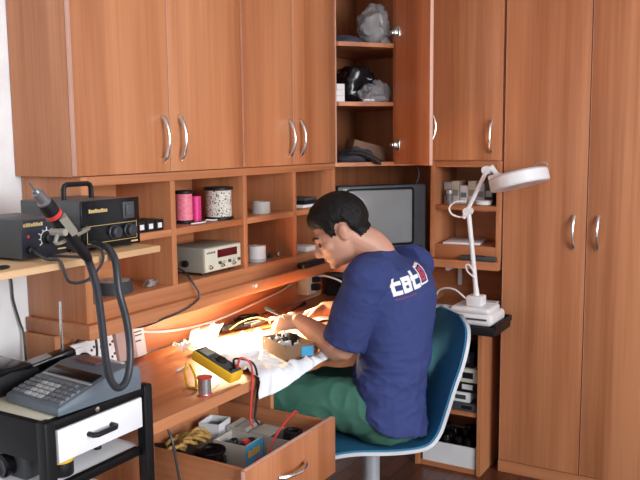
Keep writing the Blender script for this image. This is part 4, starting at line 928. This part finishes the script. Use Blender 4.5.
tag(obj('white_adapter', M().box(3.14, 3.21, 1.222, 1.285, 0.7225, 0.790, 0.008), WHITE, None, (3.15, 1.25, 0.7225)), 'white square adapter left of the device on the black tray', 'adapter')
t = thing('magnifier_lamp', 'white jointed magnifier lamp with a round ring head', 'lamp', (3.20, 1.105, 0.80))
obj('clamp_block', M().box(3.165, 3.235, 1.072, 1.140, 0.8005, 0.845, 0.006), WHITE, t)
pb, pe, pt = Vector((3.20, 1.105, 0.84)), Vector((3.20, 1.148, 1.215)), Vector((3.20, 1.068, 1.378))
obj('lower_arm', M().tube([pb, pb + (pe - pb) * 0.12, pb + (pe - pb) * 0.125, pe], [0.014, 0.014, 0.0105, 0.0105, 0.0105, 0.0105, 0.0105], 14, 0), WHITE, t)
b = M(); sdv = Vector((0.013, 0.004, 0))
for k in (-1, 1): b.tube([pe + sdv * k + (pe - pt).normalized() * 0.045, pt + sdv * k], 0.009, 10, 0)
obj('upper_arm', b, WHITE, t)
obj('elbow_joint', M().cyl(pe - Vector((0.022, 0, 0.012)), pe + Vector((0.022, 0, -0.012)), 0.017, seg=20), WHITE, t)
obj('head_joint', M().cyl(pt - Vector((0.020, 0, 0)), pt + Vector((0.020, 0, 0)), 0.018, seg=20).tube([pt, pt + Vector((0, -0.02, 0.012)), pt + Vector((0, -0.045, -0.02))], [0.012, 0.013, 0.011], 12, 0), WHITE, t)
hc = Vector((3.20, 0.932, 1.340))
Th = Matrix.Translation(hc) @ Matrix.Rotation(R(-15), 4, 'X') @ Matrix.Rotation(R(4), 4, 'Y')
hd = obj('ring_head', M(Th).lathe([(0.070, -0.026), (0.116, -0.026), (0.121, -0.020), (0.121, 0.020), (0.116, 0.026), (0.095, 0.032), (0.074, 0.033), (0.070, 0.028), (0.070, -0.026)], seg=48), WHITE, t)
obj('lens', M(Th).lathe([(0.0695, -0.008), (0.05, -0.004), (0.0, -0.002), (0.0, 0.002), (0.05, 0.004), (0.0695, 0.008)], seg=40), plain('lens_glass', (0.9, 0.93, 0.95), 0.03, trans=1.0), hd)
b = M(Th); b.box(-0.035, 0.035, 0.06, 0.118, 0.024, 0.046, 0.008); obj('ballast_cover', b, WHITE, hd)
b = M(Th); b.tube([(0, -0.118, 0.020), (0, -0.125, 0.036), (0, -0.110, 0.046), (0, -0.07, 0.044)], 0.0025, 8, 5); obj('grip_wire', b, CHROME, hd)
obj('looped_cord', M().tube([pe + Vector((-0.005, 0.004, 0.03)), pe + Vector((-0.012, 0.05, 0.028)), pe + Vector((-0.014, 0.078, 0.005)), pe + Vector((-0.012, 0.07, -0.024)), pe + Vector((-0.008, 0.03, -0.038)), pe + Vector((0.0, 0.0, -0.03))], 0.0042, 8), WHITE, t)
obj('looped_cord', M().tube([pb + Vector((-0.012, 0.005, 0.08)), pb + Vector((-0.014, 0.035, 0.105)), pb + Vector((-0.014, 0.045, 0.13)), pb + Vector((-0.012, 0.030, 0.135)), pb + Vector((-0.010, 0.008, 0.10))], 0.0035, 8), WHITE, t)
obj('power_cord', M().tube([(3.17, 1.14, 0.83), (3.18, 1.20, 0.865), (3.20, 1.27, 0.855), (3.23, 1.32, 0.80), (3.30, 1.40, 0.790), (3.42, 1.52, 0.80), (3.50, 1.64, 0.80)], 0.004, 8), WHITE, bpy.data.objects['magnifier_lamp'])
for k, (y, h, wd, m) in enumerate(((1.345, 0.098, 0.018, LGREY), (1.307, 0.104, 0.019, CREAM), (1.266, 0.084, 0.018, WHITE), (1.226, 0.106, 0.019, CREAM), (1.185, 0.095, 0.018, LGREY), (1.146, 0.10, 0.018, DGREY))):
    t = thing('small_carton', ('leftmost light grey', 'second cream', 'short white', 'tall cream', 'fifth light grey', 'dark') + () and (('light grey small carton at the left end of the row behind the lamp', 'cream small carton second from the left in the row behind the lamp', 'short white carton in the middle of the row behind the lamp', 'taller cream carton right of the short white one behind the lamp', 'light grey carton half hidden behind the lamp arm', 'dark carton at the right end of the row behind the lamp')[k]), 'carton', (3.50, y, 1.2125), 0, 'cartons in the right shelf unit')
    obj('box', M().box(3.465, 3.55, y - wd, y + wd, 1.2125, 1.2125 + h, 0.0015), m, t)
    obj('label_patch', M().box(3.4640, 3.4655, y - wd + 0.004, y + wd - 0.004, 1.2125 + h * 0.35, 1.2125 + h * 0.62), (DGREY, KHAKI, MGREY, KHAKI, MGREY, LGREY)[k], t)
t = thing('battery_can', 'silver can with a dark label in front of the cartons', 'can', (3.432, 1.322, 1.2125))
obj('can', M().lathe([(0.015, 0), (0.016, 0.002), (0.016, 0.064), (0.012, 0.068), (0.005, 0.069)], (3.432, 1.322, 1.2125)), SOLD, t)
obj('label_band', M().lathe([(0.0163, 0.016), (0.0165, 0.018), (0.0165, 0.046), (0.0163, 0.048)], (3.432, 1.322, 1.2125)), MGREY, t)
tag(obj('white_dish', M().lathe([(0.030, 0), (0.038, 0.004), (0.040, 0.020), (0.037, 0.021), (0.032, 0.008)], (3.422, 1.155, 1.2125)), WHITE, None, (3.435, 1.155, 1.2125)), 'shallow white dish on the shelf behind the lamp head', 'dish')
tag(obj('paper_sheet', M(Matrix.Translation((3.50, 1.265, 1.0305)) @ Matrix.Rotation(R(8), 4, 'Z')).box(-0.10, 0.10, -0.085, 0.085, 0, 0.010, 0.002), PAPER, None, (3.50, 1.265, 1.03)), 'white papers lying flat in the lower right compartment', 'paper')
t = thing('black_handset', 'long dark grey handset lying on the ledge behind the lamp pole', 'handset', (3.375, 1.17, 0.9665))
obj('body', M(Matrix.Translation((3.360, 1.155, 0.9665))).box(-0.013, 0.012, -0.085, 0.085, 0.0, 0.024, 0.008), DGREY, t)
obj('keypad', M(Matrix.Translation((3.360, 1.155, 0.9665))).box(-0.008, 0.008, -0.03, 0.05, 0.0235, 0.0252), BLACK, t)
# low cabinet contents
t = thing('parts_tray', 'white open box of black parts at the bottom of the low cabinet', 'box', (3.42, 1.25, 0.0225))
T = Matrix.Translation((3.415, 1.258, 0.0225))
carton(T, 0.125, 0.128, 0.098, 0.006, WHITE, t, 'walls')
rnd = random.Random(5)
for k in range(16):
    x = 3.415 + (-0.085 + 0.057 * (k % 4)) + rnd.uniform(-.008, .008); y = 1.258 + (-0.085 + 0.057 * (k // 4)) + rnd.uniform(-.008, .008); q = rnd.uniform(0.020, 0.026)
    b = M(Matrix.Translation((x, y, 0.029)) @ Matrix.Rotation(rnd.uniform(0, 3), 4, 'Z'))
    if k % 2: b.box(-q, q, -q * 0.7, q * 0.7, 0, 0.10 + rnd.uniform(-.01, .02), 0.004)
    else: b.lathe([(q * 0.8, 0), (q * 0.85, 0.004), (q * 0.85, 0.085 + rnd.uniform(0, .03)), (q * 0.5, 0.115), (q * 0.2, 0.116)], seg=14)
    tag(obj('power_plug', b, BLACKG if k % 3 else BLACK, None, (x, y, 0.029)), 'black plug in the white open box at the bottom of the low cabinet', 'part', 'black plugs in the white box')
for k, (x, y, z, lx, ly, h, m, lab) in enumerate(((3.40, 1.24, 0.2885, 0.11, 0.11, 0.035, DGREY, 'dark grey case at the bottom of the pile on the low cabinet shelf'),
    (3.39, 1.25, 0.3240, 0.085, 0.085, 0.045, WHITE, 'white box lying on the dark case in the low cabinet'),
    (3.41, 1.235, 0.3695, 0.10, 0.10, 0.050, BLACK, 'black case in the middle of the pile in the low cabinet'),
    (3.40, 1.235, 0.4200, 0.10, 0.105, 0.062, CREAM, 'cream coloured box above the black case in the low cabinet'),
    (3.41, 1.245, 0.4825, 0.09, 0.09, 0.075, BLACK, 'tall black case on top of the cream box in the low cabinet'))):
    t = thing('storage_case', lab, 'case', (x, y, z), 0, 'cases on the low cabinet shelf')
    obj('case', M().box(x - lx, x + lx, y - ly, y + ly, z, z + h, 0.003), m, t)
    obj('end_plate', M().box(x - lx - 0.0012, x - lx + 0.001, y - ly + 0.02, y - ly + 0.07, z + h * 0.3, z + h * 0.75), (BLACK, DGREY, WHITE, BLACK, DGREY)[k], t)

# ------------------------------------------------------------------ swivel chair
CA = R(45)                                   # the chair faces the desk, turned to the left
cc = Vector((2.476, 1.246, 0))
T = Matrix.Translation(cc) @ Matrix.Rotation(CA, 4, 'Z')     # local +y forward, +x to the right
t = thing('swivel_chair', 'teal blue upholstered shell chair with a pale rim on a grey post', 'chair', tuple(cc), 0)
prof = [(0.235, 0.425), (0.215, 0.450), (0.13, 0.460), (0.02, 0.452), (-0.08, 0.450), (-0.14, 0.462), (-0.180, 0.500), (-0.207, 0.560), (-0.240, 0.650), (-0.276, 0.735), (-0.302, 0.805), (-0.317, 0.850), (-0.322, 0.875)]
hws = [0.205, 0.220, 0.232, 0.238, 0.238, 0.235, 0.228, 0.222, 0.215, 0.205, 0.185, 0.150, 0.085]
PP = catmull([(0, a, c) for a, c in prof], 4); HW = catmull([(h, 0, 0) for h in hws], 4)
def shell(off, shrink, th, mats):
    G = []
    n = len(PP)
    for i in range(n):
        q = PP[i]; d = (PP[min(i + 1, n - 1)] - PP[max(i - 1, 0)]).normalized(); nr = Vector((0, d.z, -d.y)); nr = nr if nr.z > 0 or nr.y > 0 else -nr
        if nr.z < -0.05: nr = -nr
        row = []
        for j in range(17):
            a = -1 + 2 * j / 16; up_ = 0.016 * abs(a) ** 2.6
            p = Vector((a * (HW[i].x - shrink), q.y, q.z)) + nr * (up_ + off)
            row.append(T @ p)
        G.append(row)
    return M().grid(G, th)
obj('shell', shell(0.0, 0.0, 0.012, None), SHELLM, t, ang=50)
obj('upholstery', shell(0.005, 0.006, 0.0055, None), CHBLUE, t, ang=50)
b = M(); b.cyl(cc + Vector((0, 0, 0.405)), cc + Vector((0, 0, 0.447)), 0.085, 0.10, 24); obj('seat_mount', b, BLACKM, t)
b = M(); b.cyl(cc + Vector((0, 0, 0.20)), cc + Vector((0, 0, 0.408)), 0.031, seg=24).cyl(cc + Vector((0, 0, 0.08)), cc + Vector((0, 0, 0.215)), 0.037, seg=24); obj('post', b, POSTM, t)
for k in range(5):
    a = CA + 2 * math.pi * k / 5; dv = Vector((math.cos(a), math.sin(a), 0))
    obj('leg', M().tube([cc + Vector((0, 0, 0.10)), cc + dv * 0.16 + Vector((0, 0, 0.085)), cc + dv * 0.27 + Vector((0, 0, 0.062))], [0.028, 0.022, 0.016], 10, 0), POSTM, t)
    p = cc + dv * 0.27; sv = Vector((-dv.y, dv.x, 0))
    obj('caster', M().cyl(p + Vector((0, 0, 0.026)) - sv * 0.012, p + Vector((0, 0, 0.026)) + sv * 0.012, 0.025, seg=18).cyl(p + Vector((0, 0, 0.04)), p + Vector((0, 0, 0.066)), 0.008, seg=10), BLACK, t)

# ------------------------------------------------------------------ the man
def fused(m, voxel, smooth=4, fac=0.5):
    bmesh.ops.recalc_face_normals(m.bm, faces=m.bm.faces)
    me = bpy.data.meshes.new('fused'); m.bm.to_mesh(me); m.bm.free()
    o = bpy.data.objects.new('fused', me); C.objects.link(o)
    md = o.modifiers.new('r', 'REMESH'); md.mode = 'VOXEL'; md.voxel_size = voxel
    sm = o.modifiers.new('s', 'SMOOTH'); sm.iterations = smooth; sm.factor = fac
    out = bpy.data.meshes.new_from_object(o.evaluated_get(bpy.context.evaluated_depsgraph_get()))
    bpy.data.objects.remove(o); bpy.data.meshes.remove(me)
    return out
def loft(m, secs, seg=28, smooth=6):
    # secs: (centre, right vector*halfwidth, forward vector*halfdepth)
    Cn = catmull([s_[0] for s_ in secs], smooth); A = catmull([s_[1] for s_ in secs], smooth); B = catmull([s_[2] for s_ in secs], smooth)
    m.rings([[c + a * math.cos(2 * math.pi * k / seg) + b_ * math.sin(2 * math.pi * k / seg) for k in range(seg)] for c, a, b_ in zip(Cn, A, B)])
def fr_(yaw):                                  # right, forward of a body turned left by yaw degrees from +y
    a = R(yaw); return Vector((math.cos(a), math.sin(a), 0)), Vector((-math.sin(a), math.cos(a), 0))
Rp, Fp = fr_(26); Rt, Ft = fr_(-2)
pel = Vector((2.455, 1.170, 0.585)); hipL, hipR = pel - Rp * 0.092, pel + Rp * 0.092
kneL, kneR = Vector((2.225, 1.535, 0.615)), Vector((2.47, 1.63, 0.545))
ankL, ankR = Vector((2.235, 1.575, 0.115)), Vector((2.48, 1.71, 0.115))
wai = Vector((2.465, 1.145, 0.745)); che = Vector((2.482, 1.148, 0.930)); upc = Vector((2.492, 1.160, 1.045)); nek = Vector((2.470, 1.205, 1.110))
shL, shR = Vector((2.305, 1.178, 1.045)), Vector((2.672, 1.170, 1.045))
elL, wrL = Vector((2.298, 1.270, 0.800)), Vector((2.358, 1.472, 0.860))
elR, wrR = Vector((2.760, 1.360, 0.830)), Vector((2.680, 1.555, 0.838))
hed = Vector((2.388, 1.318, 1.190))
person = thing('person', 'man in navy t-shirt and green trousers bent over his work on a teal chair', 'person', (2.475, 1.15, 0.0))
HM = Matrix.Translation(hed) @ Matrix.Rotation(R(27), 4, 'Z') @ Matrix.Rotation(R(-30), 4, 'X') @ Matrix.Rotation(R(3), 4, 'Y')
m = M()
loft(m, [(pel - Vector((0, 0, .03)), Rp * .150, Fp * .100), (wai, (Rp + Rt) * .072, (Fp + Ft) * .048), (che, Rt * .150, Ft * .098), (upc + Vector((0, 0.012, -.02)), Rt * .140, Ft * .070), (nek, Rt * .066, Ft * .056)])
m.tube([nek - Vector((0, 0.01, .05)), nek + Vector((-0.01, 0.02, .02)), HM @ Vector((0, -0.028, -0.03)), HM @ Vector((0, -0.015, 0.02))], [.066, .058, .056, .055], 20)
# arms
m.tube([shL + Vector((0.03, 0, 0.01)), shL, shL.lerp(elL, .5), elL, elL.lerp(wrL, .3), elL.lerp(wrL, .75), wrL], [.058, .057, .050, .045, .046, .036, .029], 18, 4)
m.tube([shR - Vector((0.03, 0, -0.01)), shR, shR.lerp(elR, .5), elR, elR.lerp(wrR, .3), elR.lerp(wrR, .75), wrR], [.058, .057, .050, .045, .046, .036, .029], 18, 4)
# legs under the trousers
for h_, k_, a_ in ((hipL, kneL, ankL), (hipR, kneR, ankR)):
    m.tube([h_, h_.lerp(k_, .5), k_, k_.lerp(a_, .35), a_], [.080, .068, .052, .050, .036], 18, 4)
    m.tube([a_ + Vector((0, -0.02, -0.03)), a_ + Vector((-0.02, 0.10, -0.075))], [.036, .030], 12, 0)
m.ell(wrL, (.030, .030, .029)); m.ell(wrR, (.030, .030, .029))
def hand(w, fwd, nrm_, thumb, curl, q=1.0):
    fwd = fwd.normalized(); nrm_ = (nrm_ - fwd * nrm_.dot(fwd)).normalized(); sd = fwd.cross(nrm_) * thumb     # sd points to the thumb side; nrm_ out of the back of the hand
    loft(m, [(w - fwd * .02, sd * .026, nrm_ * .021), (w + fwd * .02, sd * .033, nrm_ * .018), (w + fwd * .06, sd * .041, nrm_ * .015), (w + fwd * .088, sd * .040, nrm_ * .012)], 18, 4)
    for k, (off, ln) in enumerate(((.030, .072), (.010, .080), (-.011, .074), (-.030, .058))):
        p = w + fwd * (.080 - .006 * abs(k - 1)) + sd * off; pts = [p - fwd * .02, p]; a = 0.0
        for j, fr in enumerate((.45, .30, .25)):
            a += curl[j] * (1 + .06 * k); dirv = fwd * math.cos(a) - nrm_ * math.sin(a)
            p = p + dirv * ln * fr; pts.append(p)
        m.tube(pts, [.0100, .0098, .0092, .0085, .0068], 12, 3)
    p = w + fwd * .022 + sd * .026; d1 = (fwd * .65 + sd * .62 - nrm_ * .30).normalized(); d2 = (fwd * .9 + sd * .05 - nrm_ * .42).normalized()
    m.tube([p - d1 * .015, p + d1 * .036, p + d1 * .036 + d2 * .030, p + d1 * .036 + d2 * .052], [.015, .0125, .0110, .0080], 12, 3)
fwL = (Vector((-0.02, 0.10, -0.012))); hand(wrL, fwL, Vector((-0.55, -0.1, 0.85)), 1, (R(28), R(38), R(30)))
fwR = (Vector((-0.075, 0.07, -0.028))); hand(wrR, fwR, Vector((0.45, 0.35, 0.85)), -1, (R(30), R(40), R(32)))
# head
def E3(c, q, mm=None): (mm or m).ell(HM @ Vector(c), q, 0, 24, 16, HM.to_3x3())
E3((0, -0.012, 0.038), (.073, .094, .086)); E3((0, 0.020, -0.015), (.066, .076, .082)); E3((0, 0.034, -0.058), (.052, .058, .050)); E3((0, 0.074, -0.088), (.024, .020, .018))
E3((0, 0.080, 0.018), (.046, .016, .014)); E3((0, 0.082, -0.058), (.027, .014, .016))
m.tube([HM @ Vector((0, .084, .012)), HM @ Vector((0, .098, -.010)), HM @ Vector((0, .110, -.030)), HM @ Vector((0, .090, -.040))], [.010, .011, .015, .010], 12, 3)
for k in (-1, 1):
    E3((.013 * k, .094, -.034), (.010, .010, .008)); E3((.048 * k, .058, -.022), (.020, .022, .018))
    E3((.073 * k, -.012, -.006), (.010, .017, .030)); E3((.078 * k, -.018, .004), (.008, .014, .022))
body = fused(m, 0.0048, 3)
bo = link('body', body, person, ang=180)
me = bo.data; me.materials.append(SKIN)
for nm, zz, mat_, rad in (('eye', .010, plain('dark_eye', (0.06, 0.035, 0.025), 0.25), .0105),):
    for k in (-1, 1):
        b = M(); E3((.031 * k, .082, -.004), (.011, .0095, .0090), b); obj('eye', b, mat_, person, ang=180)
b = M(); E3((0, .0945, -.060), (.021, .006, .0055), b); obj('mouth', b, plain('lips', (0.42, 0.16, 0.13), 0.5), person, ang=180)
for k in (-1, 1):
    b = M(); b.tube([HM @ Vector((.014 * k, .096, .020)), HM @ Vector((.034 * k, .092, .026)), HM @ Vector((.052 * k, .074, .020))], [.004, .0055, .003], 8, 4); obj('eyebrow', b, HAIR, person)
# hair: grown from the scalp, thin at the hairline
HI = HM.inverted(); pl = Vector(person.location)
nrm0 = [n.vector.copy() for n in me.vertex_normals]
def hairline(x, y):
    pts_ = ((-.14, -.040), (-.095, -.045), (-.075, -.062), (-.055, -.050), (-.040, -.018), (-.030, .026), (.004, .030), (.012, -.004), (.034, -.004), (.042, .034), (.070, .052), (.14, .052))
    for (a0, b0), (a1, b1) in zip(pts_, pts_[1:]):
        if a0 <= y <= a1: return b0 + (b1 - b0) * (y - a0) / (a1 - a0)
    return .05
vid = {}; hv_, hf_ = [], []
loc_ = [HI @ (v.co + pl) for v in me.vertices]
dist_ = []
for p in loc_:
    far = (p.x / .073) ** 2 + ((p.y + .012) / .094) ** 2 + ((p.z - .030) / .094) ** 2 > 1.32 or p.x * p.x + p.y * p.y + p.z * p.z > .03 or p.z < -.09
    dist_.append(-1 if far else p.z - hairline(p.x, p.y) + 0.006 * noise.noise(p * 120))
for pf in me.polygons:
    if all(dist_[i] > 0 for i in pf.vertices):
        f_ = []
        for i in pf.vertices:
            if i not in vid:
                k = min(1.0, dist_[i] / .035); k = k * (2 - k); p = loc_[i]
                fr2 = 1.0 + 0.5 * max(0, min(1, (p.y - .03) / .05)) + 0.25 * max(0, min(1, (p.z - .06) / .05))
                n1 = noise.noise(Vector((p.x * 150, p.y * 60, p.z * 60))) * .0028 + noise.noise(p * 40) * .0025
                vid[i] = len(hv_); hv_.append(me.vertices[i].co + nrm0[i] * (.0012 + k * (.0125 * fr2 + n1)))
            f_.append(vid[i])
        hf_.append(f_)
hm_ = bpy.data.meshes.new('hair'); hm_.from_pydata([tuple(p) for p in hv_], [], hf_); hm_.update()
ho = link('hair', hm_, person, ang=180, local=True); hm_.materials.append(HAIR)
# t-shirt
m = M()
loft(m, [(pel + Fp * .006 + Vector((0, 0, -.050)), Rp * .200, Fp * .150 + Vector((0, 0, .050))), (pel + Fp * .006 + Vector((0, 0, .04)), Rp * .190, Fp * .138 + Vector((0, 0, .026))), (wai + Vector((0, 0, .03)), (Rp + Rt) * .086, (Fp + Ft) * .062), (che, Rt * .178, Ft * .126), (upc, Rt * .172, Ft * .108), (nek + Vector((0, 0, -.018)), Rt * .100, Ft * .078), (nek + Vector((-0.012, 0.014, .016)), Rt * .068, Ft * .064)], 32)
for s_, e_, q in ((shL, elL, -1), (shR, elR, 1)):
    m.tube([s_ - Rt * .07 * q + Vector((0, 0, .005)), s_ + Vector((0, 0, .0)), s_.lerp(e_, .35), s_.lerp(e_, .72), s_.lerp(e_, .90)], [.078, .073, .074, .076, .078], 24, 4)
    m.ell(s_, (.079, .080, .074))
sh = fused(m, 0.0055, 6)
def normals(me_): return [n.vector.copy() for n in me_.vertex_normals]
for v, nv_ in zip(sh.vertices, normals(sh)):
    p = v.co; q = p * 9; k = noise.noise(Vector((q.x * .8, q.y * .8, q.z * 1.9)))
    k2 = noise.noise(Vector((q.x * 2.1 + q.z, q.y * 2.1, q.z * 3.4 - q.x)))
    wr_ = 1.0 if p.z < 0.80 else 0.45
    v.co = p + nv_ * (0.011 * k + 0.007 * (1 - abs(k2)) ** 3) * wr_
so = link('t_shirt', sh, person, ang=180); so.data.materials.append(SHIRT)
# trousers
m = M()
loft(m, [(pel + Vector((0, 0, -.100)), Rp * .155, Fp * .115), (pel + Vector((0, 0, -.07)), Rp * .170, Fp * .128), (pel + Vector((0, 0, -.03)), Rp * .155, Fp * .110), (pel + Vector((0, 0, .06)), Rp * .140, Fp * .098)], 28)
for h_, k_, a_ in ((hipL, kneL, ankL), (hipR, kneR, ankR)):
    m.tube([h_ - (k_ - h_) * .1, h_.lerp(k_, .25), h_.lerp(k_, .6), k_, k_.lerp(a_, .12), k_.lerp(a_, .5), a_], [.080, .091, .087, .078, .074, .070, .072], 24, 5)
tr = fused(m, 0.006, 6)
for v, nv_ in zip(tr.vertices, normals(tr)):
    p = v.co * 8; v.co = v.co + nv_ * (0.010 * noise.noise(Vector((p.x * 1.6, p.y * .9, p.z * 1.4))) + 0.006 * (1 - abs(noise.noise(p * 2.2))) ** 3)
to = link('trousers', tr, person, ang=180); to.data.materials.append(TROUS)
for a_ in (ankL, ankR):
    b = M(); loft(b, [(a_ + Vector((0.004, -0.045, -.085)), Vector((.032, 0, 0)), Vector((0, 0, .030))), (a_ + Vector((0, 0, -.068)), Vector((.040, 0, 0)), Vector((0, 0, .046))), (a_ + Vector((-0.012, .09, -.082)), Vector((.046, 0, 0)), Vector((0, 0, .032))), (a_ + Vector((-0.022, .17, -.094)), Vector((.036, 0, 0)), Vector((0, 0, .020)))], 20, 5)
    obj('shoe', b, BLACK, person, ang=180)
# print on the back of the shirt, laid onto the cloth
bv = BVHTree.FromPolygons([person.matrix_world @ v.co if False else v.co + Vector(person.location) for v in so.data.vertices], [p.vertices for p in so.data.polygons])
def print_on(rects, origin, ud, vd, into, mat, name):
    b = M()
    for (u0, v0, u1, v1) in rects:
        nu, nv = max(2, int((u1 - u0) / .0025) + 1), max(2, int((v1 - v0) / .0025) + 1); G = []
        for i in range(nu + 1):
            row = []
            for j in range(nv + 1):
                p = origin + ud * (u0 + (u1 - u0) * i / nu) + vd * (v0 + (v1 - v0) * j / nv)
                hit = bv.ray_cast(p - into * 0.5, into)
                row.append(hit[0] + hit[1] * 0.0015 if hit[0] else None)
            G.append(row)
        for i in range(nu):
            for j in range(nv):
                c4 = [G[i][j], G[i + 1][j], G[i + 1][j + 1], G[i][j + 1]]
                if all(c4) and max((c4[a] - c4[(a + 1) % 4]).length for a in range(4)) < .03: b._f([b._v(p) for p in c4], 0)
    bmesh.ops.remove_doubles(b.bm, verts=b.bm.verts, dist=1e-5)
    return obj(name, b, mat, so, ang=180)
into = Vector((0.50, 0.866, 0)); across = Vector((0.866, -0.50, 0))
ud = (across * .98 + Vector((0, 0, .16))).normalized(); vd = (Vector((0, 0, 1)) - across * .16).normalized()
PO = Vector((2.322, 1.070, 0.990))
def glyphs(W_, H_):
    st = 0.0135
    out = []
    def t_(x): return [(x, 0, x + st, H_), (x - .005, H_ * .52, x + W_, H_ * .73), (x, 0, x + W_, st)]
    def a_(x): return [(x, 0, x + st, H_ * .85), (x + W_ - st, 0, x + W_, H_ * .85), (x, H_ * .85 - st, x + W_, H_ * .85), (x, 0, x + W_, st), (x, H_ * .38, x + W_, H_ * .38 + st * .8)]
    def u_(x): return [(x, 0, x + st, H_ * .85), (x + W_ - st, 0, x + W_, H_ * .85), (x, 0, x + W_, st)]
    out += t_(0) + a_(W_ * 1.12) + t_(W_ * 2.30) 
    return out
print_on(glyphs(.038, .060), PO, ud, vd, into, WPR, 'white_lettering')
print_on([(0.128, .002, 0.134, .064), (0.170, .002, 0.176, .064), (0.128, .058, 0.176, .064), (0.128, .002, 0.176, .008)], PO, ud, vd, into, WPR, 'white_square_outline')
print_on([(0.140, .014, 0.147, .054), (0.157, .014, 0.164, .054), (0.140, .046, 0.164, .054), (0.140, .014, 0.164, .021), (0.150, .026, 0.155, .040)], PO, ud, vd, into, plain('red_print', (0.60, 0.05, 0.10), 0.6), 'red_emblem')
print_on([(.004 + i * .011, -.014, .012 + i * .011, -.010) for i in range(8)], PO, ud, vd, into, plain('dull_red_print', (0.22, 0.04, 0.12), 0.6), 'small_red_line')
# the tool in his left hand
tipd = (Vector((-0.02, 0.14, -0.012))).normalized()
t = thing('hand_tool', 'slim black tool held in the fingers of his left hand', 'tool', (2.33, 1.59, 0.86))
pt0 = Vector((2.338, 1.542, 0.882))
obj('grip', M().tube([pt0, pt0 + Vector((0.03, 0.085, 0.010))], [0.0055, 0.0065], 12, 0), BLACK, t)
obj('tip', M().tube([pt0, pt0 - Vector((0.012, 0.03, 0.012))], [0.003, 0.0012], 10, 0), CHROME, t)
tag(obj('grey_cable', M().tube([(1.555, 1.395, 0.735), (1.553, 1.378, 0.70), (1.560, 1.370, 0.62), (1.575, 1.365, 0.52), (1.572, 1.362, 0.40), (1.560, 1.365, 0.2), (1.56, 1.36, 0.006)], 0.0035, 8), RUBBER, None, (1.56, 1.37, 0.4)), 'dark cable hanging from the desk edge beside the cart post', 'cable')
b = M(); pts_ = []
for k in range(34): pts_.append((2.56 + 0.055 * math.cos(k * 0.9) + 0.001 * k, 1.872 + 0.022 * math.sin(k * 1.1), ZD + 0.006 + 0.0008 * k))
tag(obj('cable_tangle', b.tube(pts_, 0.0042, 8, 4), BLACK, None, (2.56, 1.84, ZD)), 'tangle of black cable at the back of the desk behind the soldering iron', 'cable')
for k, (x, y, z, q, sd_) in enumerate(((1.872, 1.232, zf + 0.0515, 0.030, 2.1),)):
    m = M(); m.ell((x, y, z + q * 0.7), (q * 1.2, q, q * 0.7), 0, 30, 18); crumple(m, q * 0.35, 22, sd_); crumple(m, q * 0.2, 55, sd_)
    for v in m.bm.verts: v.co.z = max(v.co.z, z + 0.0005)
    tag(obj('crumpled_paper', m, PAPER if k == 0 else CARDG, None, (x, y, z), 50), ('white crumpled paper lying on the orange folder', 'pale crumpled paper between the white box and the cartons in the drawer')[k], 'paper')
